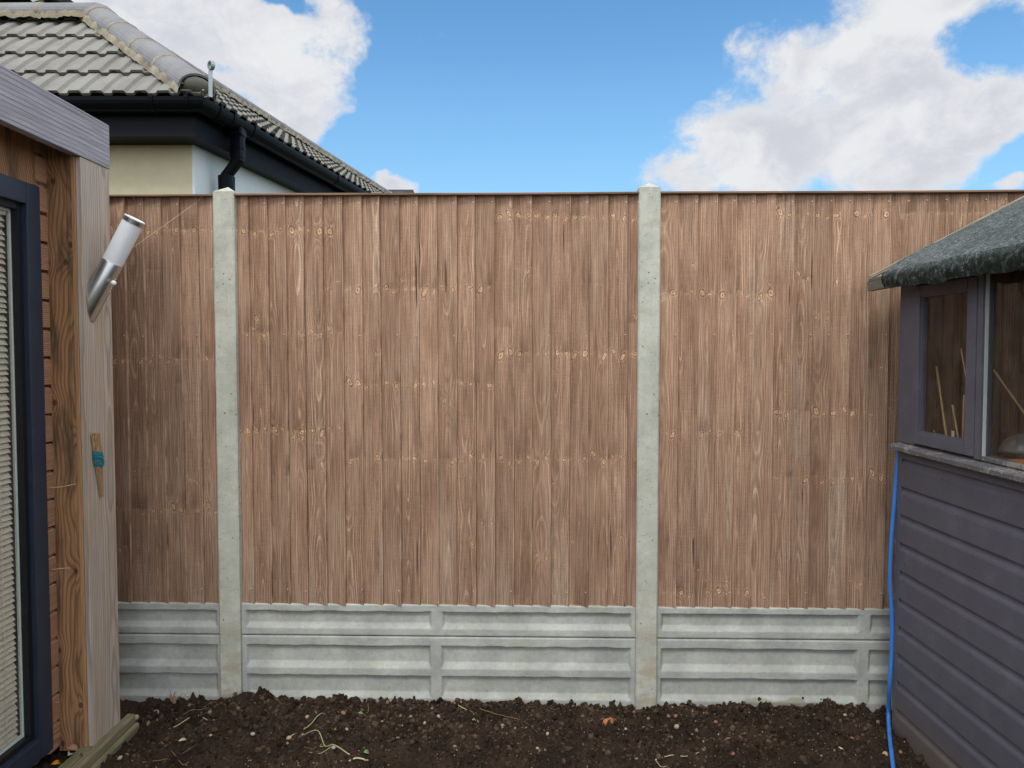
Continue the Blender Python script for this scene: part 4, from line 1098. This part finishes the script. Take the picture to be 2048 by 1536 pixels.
# walls, fascia, gutters
Wc = W(387, 300, 5.62); z_fb = W(300, 272.5, 5.38).z; z_ft = z_e - .02
E1 = Vector((e1.x, e1.y, 0)); E2 = Vector((e2.x, e2.y, 0)); N1 = Vector((0, 1, 0)); N2 = Vector((n2.x, n2.y, 0))
m_ = MB(); w0 = Vector((Wc.x, 5.62, 0)); za = Vector((0, 0, 3.4))
m_.add([w0, w0 + E1 * 4, w0 + E1 * 4 + za, w0 + za, w0 + N1 * .2, w0 + E1 * 4 + N1 * .2, w0 + E1 * 4 + N1 * .2 + za, w0 + N1 * .2 + za], [(0, 1, 2, 3), (4, 7, 6, 5), (3, 2, 6, 7), (0, 4, 5, 1)]); m_.build('cream_wall', 'cream', house, Oh, label='cream rough-rendered wall')
m_ = MB(); w0b = w0 + Vector((.006, -.003, 0))
m_.add([w0b, w0b + E2 * 9.8, w0b + E2 * 9.8 + za, w0b + za, w0b + N2 * .2, w0b + E2 * 9.8 + N2 * .2, w0b + E2 * 9.8 + N2 * .2 + za, w0b + N2 * .2 + za], [(0, 3, 2, 1), (4, 5, 6, 7), (3, 7, 6, 2), (0, 1, 5, 4), (1, 2, 6, 5), (0, 4, 7, 3)]); m_.build('white_wall', 'white', house, Oh, label='white rendered side wall')
# corner point helper: offset corner outward by (o1 from front eave line inward, o2 from side eave line inward)
def corner(o1, o2):
    # point p with (p-C0).n1=o1, (p-C0).n2=o2
    den = n1.x * n2.y - n1.y * n2.x
    x_ = (o1 * n2.y - n1.y * o2) / den; y_ = (n1.x * o2 - o1 * n2.x) / den
    return Vector((C0.x + x_, C0.y + y_, 0))
def run_L(prof, name, m, far1=4.3, far2=10.0, smooth=False, parent=house):
    "profile (inward offset, z) swept along front eave, round the corner and along the side eave"
    mb = MB(); k = len(prof); V = []
    for (o_, z_) in prof: V.append(corner(o_, o_) + E1 * far1 + Vector((0, 0, z_)))
    for (o_, z_) in prof: V.append(corner(o_, o_) + Vector((0, 0, z_)))
    for (o_, z_) in prof: V.append(corner(o_, o_) + E2 * far2 + Vector((0, 0, z_)))
    mb.add(V, [(a * k + b, a * k + (b + 1) % k, (a + 1) * k + (b + 1) % k, (a + 1) * k + b) for a in range(2) for b in range(k)] + [tuple(range(k))[::-1], tuple(range(2 * k, 3 * k))])
    return mb.build(name, m, parent, Oh, smooth)
run_L([(.085, z_fb), (.085, z_ft), (.105, z_ft), (.105, z_fb)], 'fascia_board', 'fascia')
run_L([(.079, z_fb), (.079, z_fb + .022), (.0845, z_fb + .022), (.0845, z_fb)], 'fascia_trim', 'fascia')
run_L([(.106, z_fb + .004), (.106, z_fb + .012), (.40, z_fb + .012), (.40, z_fb + .004)], 'soffit_board', 'fascia')
gz_ = z_e - .022; rg_ = .066; gc = .085 - rg_ - .006
outer = [(gc - math.cos(a_) * rg_, gz_ - math.sin(a_) * rg_ * 1.35) for a_ in np.linspace(0, math.pi, 13)]
inner = [(gc - math.cos(a_) * (rg_ - .004), gz_ - math.sin(a_) * (rg_ - .004) * 1.33) for a_ in np.linspace(math.pi, 0, 13)]
gut = run_L(outer + inner, 'gutter', 'black_pvc', smooth=False)
def clip_ring(along, base, side_dir):
    mb = MB(); ins = -1
    pts = [(gc - math.cos(a_) * (rg_ + .006), gz_ + .004 - math.sin(a_) * (rg_ + .006) * 1.35) for a_ in np.linspace(-.15, math.pi + .15, 15)]
    N_ = N1 if side_dir == 1 else N2; E_ = E1 if side_dir == 1 else E2
    c0 = corner(0, 0)
    V = []
    for t_ in (0, .028):
        for sc in (0, 1):
            for (o_, z_) in pts:
                cx0 = gc; V.append(c0 + E_ * (along + t_) + N_ * (cx0 + (o_ - cx0) * (1 if sc else .93)) + Vector((0, 0, gz_ + (z_ - gz_) * (1 if sc else .93))))
    n = len(pts); f_ = []
    for j in range(n - 1): f_ += [(n + j, n + j + 1, 3 * n + j + 1, 3 * n + j), (j, j + 1, n + j + 1, n + j), (2 * n + j, 2 * n + j + 1, 3 * n + j + 1, 3 * n + j)]
    mb.add(V, f_); mb.build('gutter_joint', 'black_pvc', gut, Oh)
for al, sd_ in ((.30, 1), (.06, 1), (1.3, 1), (.17, 2), (.36, 2), (.66, 2), (2.3, 2), (4.2, 2)): clip_ring(al, None, sd_)
# downpipe: outlet, offset bend, vertical pipe
po = corner(gc, gc) + E2 * .50; po.z = gz_ - .085
lowx = W(453, 352, 5.83)
def sqtube(mb, pts, w, d):
    V = []; pts = [Vector(p) for p in pts]; k = 12
    for i, p in enumerate(pts):
        for j in range(k):
            an = 2 * math.pi * (j + .5) / k; c_, s2_ = math.cos(an), math.sin(an); q = max(abs(c_), abs(s2_)) ** .75
            V.append(p + E2 * (c_ / q * w / 2) + N2 * (s2_ / q * d / 2))
    mb.add(V, [(a * k + b, a * k + (b + 1) % k, (a + 1) * k + (b + 1) % k, (a + 1) * k + b) for a in range(len(pts) - 1) for b in range(k)] + [tuple(range(k))[::-1], tuple(range((len(pts) - 1) * k, len(pts) * k))])
dp = MB(); b1 = Vector((po.x, po.y, W(485, 322, po.y).z)); b2 = Vector((lowx.x, lowx.y, W(453, 352, lowx.y).z))
sqtube(dp, [b1 + Vector((0, 0, .03)), b1, b2, b2 - Vector((0, 0, .03))], .078, .078); dpo = dp.build('downpipe', 'black_pvc', house, Oh)
for (p, q, w) in ((po, b1 + Vector((0, 0, .02)), .088), (b1 + Vector((0, 0, .10)), b1 + Vector((0, 0, .085)), .098), (b2 + Vector((0, 0, .0)), b2 - Vector((0, 0, .16)), .096), (b2 - Vector((0, 0, .16)), Vector((b2.x, b2.y, .1)), .078)):
    s_b = MB(); sqtube(s_b, [p, q], w, w); s_b.build('pipe_socket', 'black_pvc', dpo, Oh)
m_ = MB(); m_.box((po.x - .052, po.y - .06, po.z - .03), (po.x + .052, po.y + .06, gz_ - .05), .012); m_.build('gutter_outlet', 'black_pvc', gut, Oh)

# ---- taller dark house behind, only its eave corner showing at the top left
tb = W(166, 13, 13.0)
h2 = thing('tall_house', 'tall dark-roofed house behind the ridge at the top left corner', 'house', (tb.x - 3, 13, 0)); O2 = (tb.x - 3, 13, 0)
m_ = MB(); wz = tb.z - .25
m_.box((tb.x - 7, 12.6, 0), (tb.x - .7, 19, wz + .0)); m_.build('wall', 'fascia', h2, O2)
m_ = MB(); 
m_.prism([(tb.x, tb.z - .05), (tb.x - 3.6, tb.z + 2.6), (tb.x - 7.2, tb.z - .05), (tb.x - 7.2, tb.z - .22), (tb.x - 3.6, tb.z + 2.4), (tb.x, tb.z - .22)], lambda p, tt: (p[0] - (tt - 12.2) * .0, tt, p[1]), 12.2, 19.4)
m_.build('roof', 'darkroof', h2, O2)
for i, o_ in enumerate((.0, .22)):
    m_ = MB(); m_.prism([(tb.x + .02 - o_, tb.z - .22 - o_ * .1), (tb.x - 3.6, tb.z + 2.42 - o_), (tb.x - 3.6, tb.z + 2.30 - o_), (tb.x - .12 - o_, tb.z - .26 - o_ * .1)], lambda p, tt: (p[0], tt, p[1]), 12.10 + i * .1, 12.19 + i * .1)
    m_.build('bargeboard', 'spacer', h2, O2)
# ---- low dark roof in the distance over the fence
db = W(835, 388, 24.0); dt_ = W(823, 381.5, 24.0); dl = W(775, 381.5, 24.0)
h3 = thing('distant_house', 'distant low house whose dark roof end just shows above the fence beside a small cloud', 'house', (db.x, 24, 0)); O3 = (db.x, 24, 0)
m_ = MB(); v = [(db.x, 23.4, db.z - .4), (dl.x - 5, 23.4, db.z - .4), (dl.x - 5, 24.4, dt_.z + .12), (dt_.x, 24.4, dt_.z + .12), (db.x, 25.6, db.z - .4), (dl.x - 5, 25.6, db.z - .4)]
m_.add(v, [(0, 3, 2, 1), (0, 4, 3), (4, 5, 2, 3), (0, 1, 5, 4), (1, 2, 5)]); m_.build('roof', 'darkroof', h3, O3)
m_ = MB(); m_.box((dl.x - 4.8, 23.7, 0), (db.x - .3, 25.3, db.z - .39)); m_.build('wall', 'cream', h3, O3)

# ================================================================== SMALL THINGS ON THE SOIL
def soil_at(px, py, up=.004):
    z = -.035
    for _ in range(5):
        p = WZ(px, py, z)
        if p.y > 3.40: p = W(px, py, 3.40); p.z = sz(p.x, p.y); break
        z = sz(p.x, p.y)
    return Vector((p.x, p.y, sz(p.x, p.y) + up))
def pebble(px, py, rpx, m, label, sq=(1, .8, .7), group='stones on the soil', name='pebble', cat='pebble', rough=.06):
    p = soil_at(px, py); r = rpx / F * p.y
    v = lump((0, 0, 0), r, sq, rough, True); o = mk(name, v, IF, m, smooth=True, loc=p + Vector((0, 0, r * .35)), label=label, cat=cat, group=group); return o
pebble(1217, 1443, 11, 'brick', 'jagged orange brick fragment on the soil, right of centre', (.8, .7, 1.15), name='brick_fragment', cat='brick', rough=.22, group=None)
pebs = [(614, 1440, 6, 'pebble_tan', 'round tan pebble on the soil beside the fallen twig left of centre'), (578, 1480, 6, 'pebble_tan', 'flat cream pebble at the lower end of the twig'),
        (421, 1461, 3.5, 'pebble_tan', 'small round cream pebble right of the long straw stem'), (506, 1478, 5, 'pebble_grey', 'broken pale shell piece between straw and twig'),
        (765, 1446, 5, 'pebble_tan', 'tan pebble with hole under the middle of the fence'), (864, 1422, 5, 'pebble_rust', 'orange pebble just below the centre gravel board'),
        (877, 1438, 6, 'pebble_grey', 'grey flint right of the orange pebble'), (850, 1450, 5, 'pebble_tan', 'cream pebble below the grey flint'), (757, 1458, 4, 'pebble_tan', 'small cream chip below the tan pebble with hole'),
        (1353, 1458, 7, 'pebble_tan', 'largest tan pebble, right of the orange brick fragment'), (1288, 1460, 5, 'pebble_rust', 'orange stone between brick fragment and largest tan pebble'), (1351, 1436, 5, 'pebble_rust', 'rust coloured stone below the second concrete post'),
        (1432, 1440, 5, 'pebble_rust', 'pinkish brick chip under the right gravel board'), (1337, 1407, 5, 'pebble_grey', 'pale stone against the gravel board beside the second post'), (1252, 1461, 4, 'pebble_grey', 'small pale pebble right of the brick fragment'),
        (1456, 1482, 7, 'pebble_rust', 'brown stone in the middle of the right hand soil'), (1466, 1512, 5, 'pebble_rust', 'reddish chip at the bottom edge right of centre'), (1611, 1426, 5, 'pebble_rust', 'reddish stone below the damp stain'),
        (1704, 1480, 4, 'pebble_rust', 'rusty stone left of the blue hose'), (1690, 1432, 4, 'pebble_tan', 'cream stone near the damp stain and hose'), (1770, 1515, 7, 'pebble_tan', 'tan stone right beside the blue hose'), (1801, 1510, 5, 'pebble_rust', 'brown stone against the foot of the shed'),
        (687, 1430, 6, 'pebble_rust', 'orange brown stone near the green leaf'), (694, 1458, 4, 'pebble_tan', 'pale chip below the small green leaf'), (667, 1501, 5, 'pebble_grey', 'grey pebble right of the forked stem'),
        (1075, 1500, 4, 'pebble_tan', 'tan chip at the bottom edge in the centre'), (1095, 1480, 4, 'pebble_tan', 'small tan pebble near the end of the long root'), (240, 1520, 6, 'pebble_tan', 'pinkish pebble at the mossy edging'), (312, 1430, 7, 'pebble_grey', 'grey stone half buried near the cabin'), (271, 1441, 8, 'pebble_tan', 'tan stone lump near the cabin corner')]
for (px, py, r, m, lb) in pebs: pebble(px, py, r, m, lb)
# bigger clods on the skyline of the soil
for i, (px, py, r, lb) in enumerate(((491, 1400, 20, 'large dark clod of earth right of the first concrete post'), (1009, 1412, 14, 'rounded clod of earth against the central gravel board'), (640, 1404, 14, 'brown clod of earth leaning on the gravel board left of centre'), (712, 1405, 13, 'squarish reddish clod against the gravel board below the middle panel'), (817, 1404, 9, 'small dark clod against the gravel board'), (768, 1407, 8, 'small angular clod left of the centre rib'), (1702, 1398, 9, 'dark clod stuck to the right gravel board near the hose'))):
    p = W(px, py, 3.385); r_ = r / F * p.y; v = lump((0, 0, 0), 1.0, (1, .8, .8), .16, True)
    v = v * (1 + np.array([mnoise.noise(Vector(q) * 2.3 + Vector((i * 5, 0, 0))) * .35 + mnoise.noise(Vector(q) * 6) * .12 for q in v]))[:, None] * r_
    mk('earth_clod', v, IF, 'soil', loc=p, label=lb, cat='clod', group='larger clods of earth along the gravel boards')
def stem(pxs, r, m, label, name='twig', cat='twig', up=.010, taper=True, branches=(), group='twigs, roots and stems on the soil'):
    P = [soil_at(px, py, up) for px, py in pxs]; sp_ = spline(P, 6); n = len(sp_)
    sp_ = [p + Vector((0, 0, mnoise.noise(p * 60) * .002)) for p in sp_]
    rr = [r * (1 - .5 * i / n) if taper else r for i in range(n)]
    m_ = MB(); m_.tube(sp_, rr, 6)
    for bpx in branches:
        Q = spline([soil_at(px, py, up) for px, py in bpx], 5); m_.tube(Q, [r * .6 * (1 - .5 * i / len(Q)) for i in range(len(Q))], 5)
    return m_.build(name, m, org=tuple(P[0]), smooth=True, label=label, cat=cat, group=group)
stem([(307, 1470), (350, 1458), (390, 1441), (415, 1437)], .0021, 'straw', 'straight yellowish straw stem lying on the soil at the left', 'straw_stem', 'stem', branches=[[(400, 1440), (408, 1446), (398, 1450)]])
stem([(366, 1434), (385, 1428), (400, 1424), (418, 1420)], .0018, 'root', 'thin brown root above the straw stem', 'root', 'root')
stem([(582, 1475), (615, 1460), (640, 1448), (653, 1433)], .0022, 'greentwig', 'thin green twig leading down to a cream pebble')
stem([(700, 1520), (668, 1512), (650, 1500), (635, 1482), (603, 1476)], .0026, 'greentwig', 'forked yellow-green stem at the bottom left of centre', 'forked_stem', 'stem', branches=[[(662, 1510), (640, 1512), (618, 1513)], [(650, 1500), (640, 1490), (655, 1486)]])
stem([(736, 1523), (715, 1521), (698, 1518)], .0030, 'straw', 'short thick pale stalk cut off at the bottom edge', 'cut_stalk', 'stem', taper=False)
stem([(905, 1408), (925, 1420), (945, 1430), (957, 1434)], .0022, 'straw', 'pale curved stem just below the centre gravel board', 'straw_stem', 'stem')
stem([(960, 1437), (990, 1436), (1030, 1434), (1050, 1448), (1075, 1470)], .0014, 'root', 'long thin root trailing down right of the centre', 'root', 'root')
stem([(1311, 1528), (1330, 1518), (1345, 1515), (1370, 1513), (1398, 1510)], .0022, 'straw', 'pale wiry root lying right of centre at the bottom', 'root', 'root', branches=[[(1311, 1528), (1322, 1532), (1335, 1536)], [(1325, 1520), (1315, 1512)]])
stem([(322, 1488), (345, 1510), (365, 1525), (378, 1536)], .0020, 'root', 'brown root crossing the lower left soil', 'root', 'root', branches=[[(355, 1518), (375, 1508), (395, 1498)]])
stem([(285, 1534), (305, 1528), (335, 1527)], .0022, 'root', 'reddish root at the bottom left near the edging', 'root', 'root')
stem([(731, 1410), (736, 1420), (737, 1430), (733, 1437)], .0020, 'root', 'bent root hanging down over the soil edge', 'root', 'root')
stem([(1100, 1427), (1112, 1425), (1125, 1415)], .0014, 'root', 'small root sprig right of centre below the board', 'root', 'root')
stem([(510, 1404), (540, 1408), (568, 1414)], .0015, 'root', 'thin root beside the large dark clod', 'root', 'root')
def leaf(px, py, L, Wd, rot, m, label, name='leaf', cat='leaf', curl=.3, tilt=.2, up=.012):
    p = soil_at(px, py, up); V = []; N = 9
    for i in range(N + 1):
        f = i / N; w = math.sin(math.pi * f ** .8) * Wd / 2 + .0004
        z = math.sin(f * math.pi) * L * curl * .4
        V += [(f * L - L / 2, -w, z + w * .5), (f * L - L / 2, 0, z), (f * L - L / 2, w, z + w * .5)]
    Fc = [(i * 3 + k, i * 3 + k + 1, i * 3 + k + 4, i * 3 + k + 3) for i in range(N) for k in range(2)]
    o = mk(name, V, Fc, m, smooth=True, loc=p, label=label, cat=cat); o.rotation_euler = (tilt, tilt, rot)
    sm = o.modifiers.new('s', 'SOLIDIFY'); sm.thickness = .0006; return o
leaf(367, 1493, .062, .014, R(72), 'straw', 'pale papery leaf blade standing out on the lower left soil', tilt=.5)
leaf(733, 1511, .034, .020, R(50), 'leaf', 'pale green leaf above the cut stalk at the bottom', tilt=.6)
leaf(671, 1466, .022, .012, R(80), 'leaf', 'small bright green leaf above the forked stem', tilt=.5)
leaf(722, 1436, .026, .012, R(20), 'leaf', 'two-tone green leaf below the squarish clod', tilt=.4)
leaf(948, 1446, .018, .012, R(10), 'leaf', 'dark green leaf scrap near the pale curved stem', tilt=.3)
leaf(421, 1426, .022, .006, R(110), 'leaf', 'narrow grey green leaf at the tip of the straw', tilt=.4)
leaf(1683, 1505, .030, .007, R(-50), 'straw', 'narrow yellowish blade left of the hose', tilt=.3)
leaf(1382, 1410, .026, .013, R(80), 'straw', 'curled cream leaf by the right gravel board', tilt=.7)
for i, (px, py, L, rot, mm, lb) in enumerate(((145, 1500, .05, .4, 'dryleaf', 'curled brown dead leaf at the foot of the cabin return board'), (138, 1512, .04, 1.9, 'pebble_grey', 'pale grey dead leaf among the litter by the cabin door'), (165, 1517, .05, 2.6, 'dryleaf', 'broad pinkish dead leaf beside the mossy edging'), (112, 1530, .04, .9, 'orange', 'small yellow orange leaf at the bottom by the cabin door'))):
    p = W(px, py, 2.90 if py < 1506 else 2.86)
    m_ = leaf(500, 1500, L, L * .5, rot, mm, lb, 'dead_leaf', 'leaf', .6, .5); m_.location = p
# dead root stump sprouting by the left gravel board
s0 = W(349, 1406, 3.36); st_ = thing('dead_stump', 'little dead plant stump with bare twigs in front of the left gravel board', 'plant stump', tuple(s0))
m_ = MB()
for (dx1, dz1, dx2, dz2, r_) in ((-.012, .03, -.022, .062, .003), (-.004, .022, .002, .05, .0045), (.012, .02, .022, .03, .004), (.0, .012, .0, .03, .008), (-.016, .01, -.02, .036, .003)):
    m_.tube(spline([s0, s0 + Vector((dx1, 0, dz1)), s0 + Vector((dx2, .003, dz2))], 4), [r_ * (1 - .06 * i) for i in range(9)], 6)
m_.build('stump', 'root', st_, tuple(s0), smooth=True)
m_ = MB(); m_.tube(spline([s0 + Vector((.02, 0, .02)), s0 + Vector((.04, -.003, .046)), s0 + Vector((.056, -.003, .030)), s0 + Vector((.074, 0, .034))], 5), .0011, 5)
m_.tube(spline([s0 + Vector((.05, -.003, .035)), s0 + Vector((.06, 0, .05))], 3), .0009, 5); m_.build('twig', 'root', st_, tuple(s0))
# pale wisps of dry fibre caught on the cabin
for (a_, b_, c_, lb) in (((97, 975), (120, 974), (152, 968), 'wisp of dry fibre stuck across the brown return board'), ((66, 1430), (90, 1418), (118, 1402), 'cobweb strand across the foot of the door frame'), ((104, 1140), (120, 1137), (140, 1136), 'dry grass wisp on the return board above the nail')):
    P_ = [W(*q, 2.905) for q in (a_, b_, c_)]
    m_ = MB(); m_.tube(spline(P_, 6), .0016, 5); m_.build('dry_wisp', 'straw', org=tuple(P_[0]), label=lb, cat='wisp')
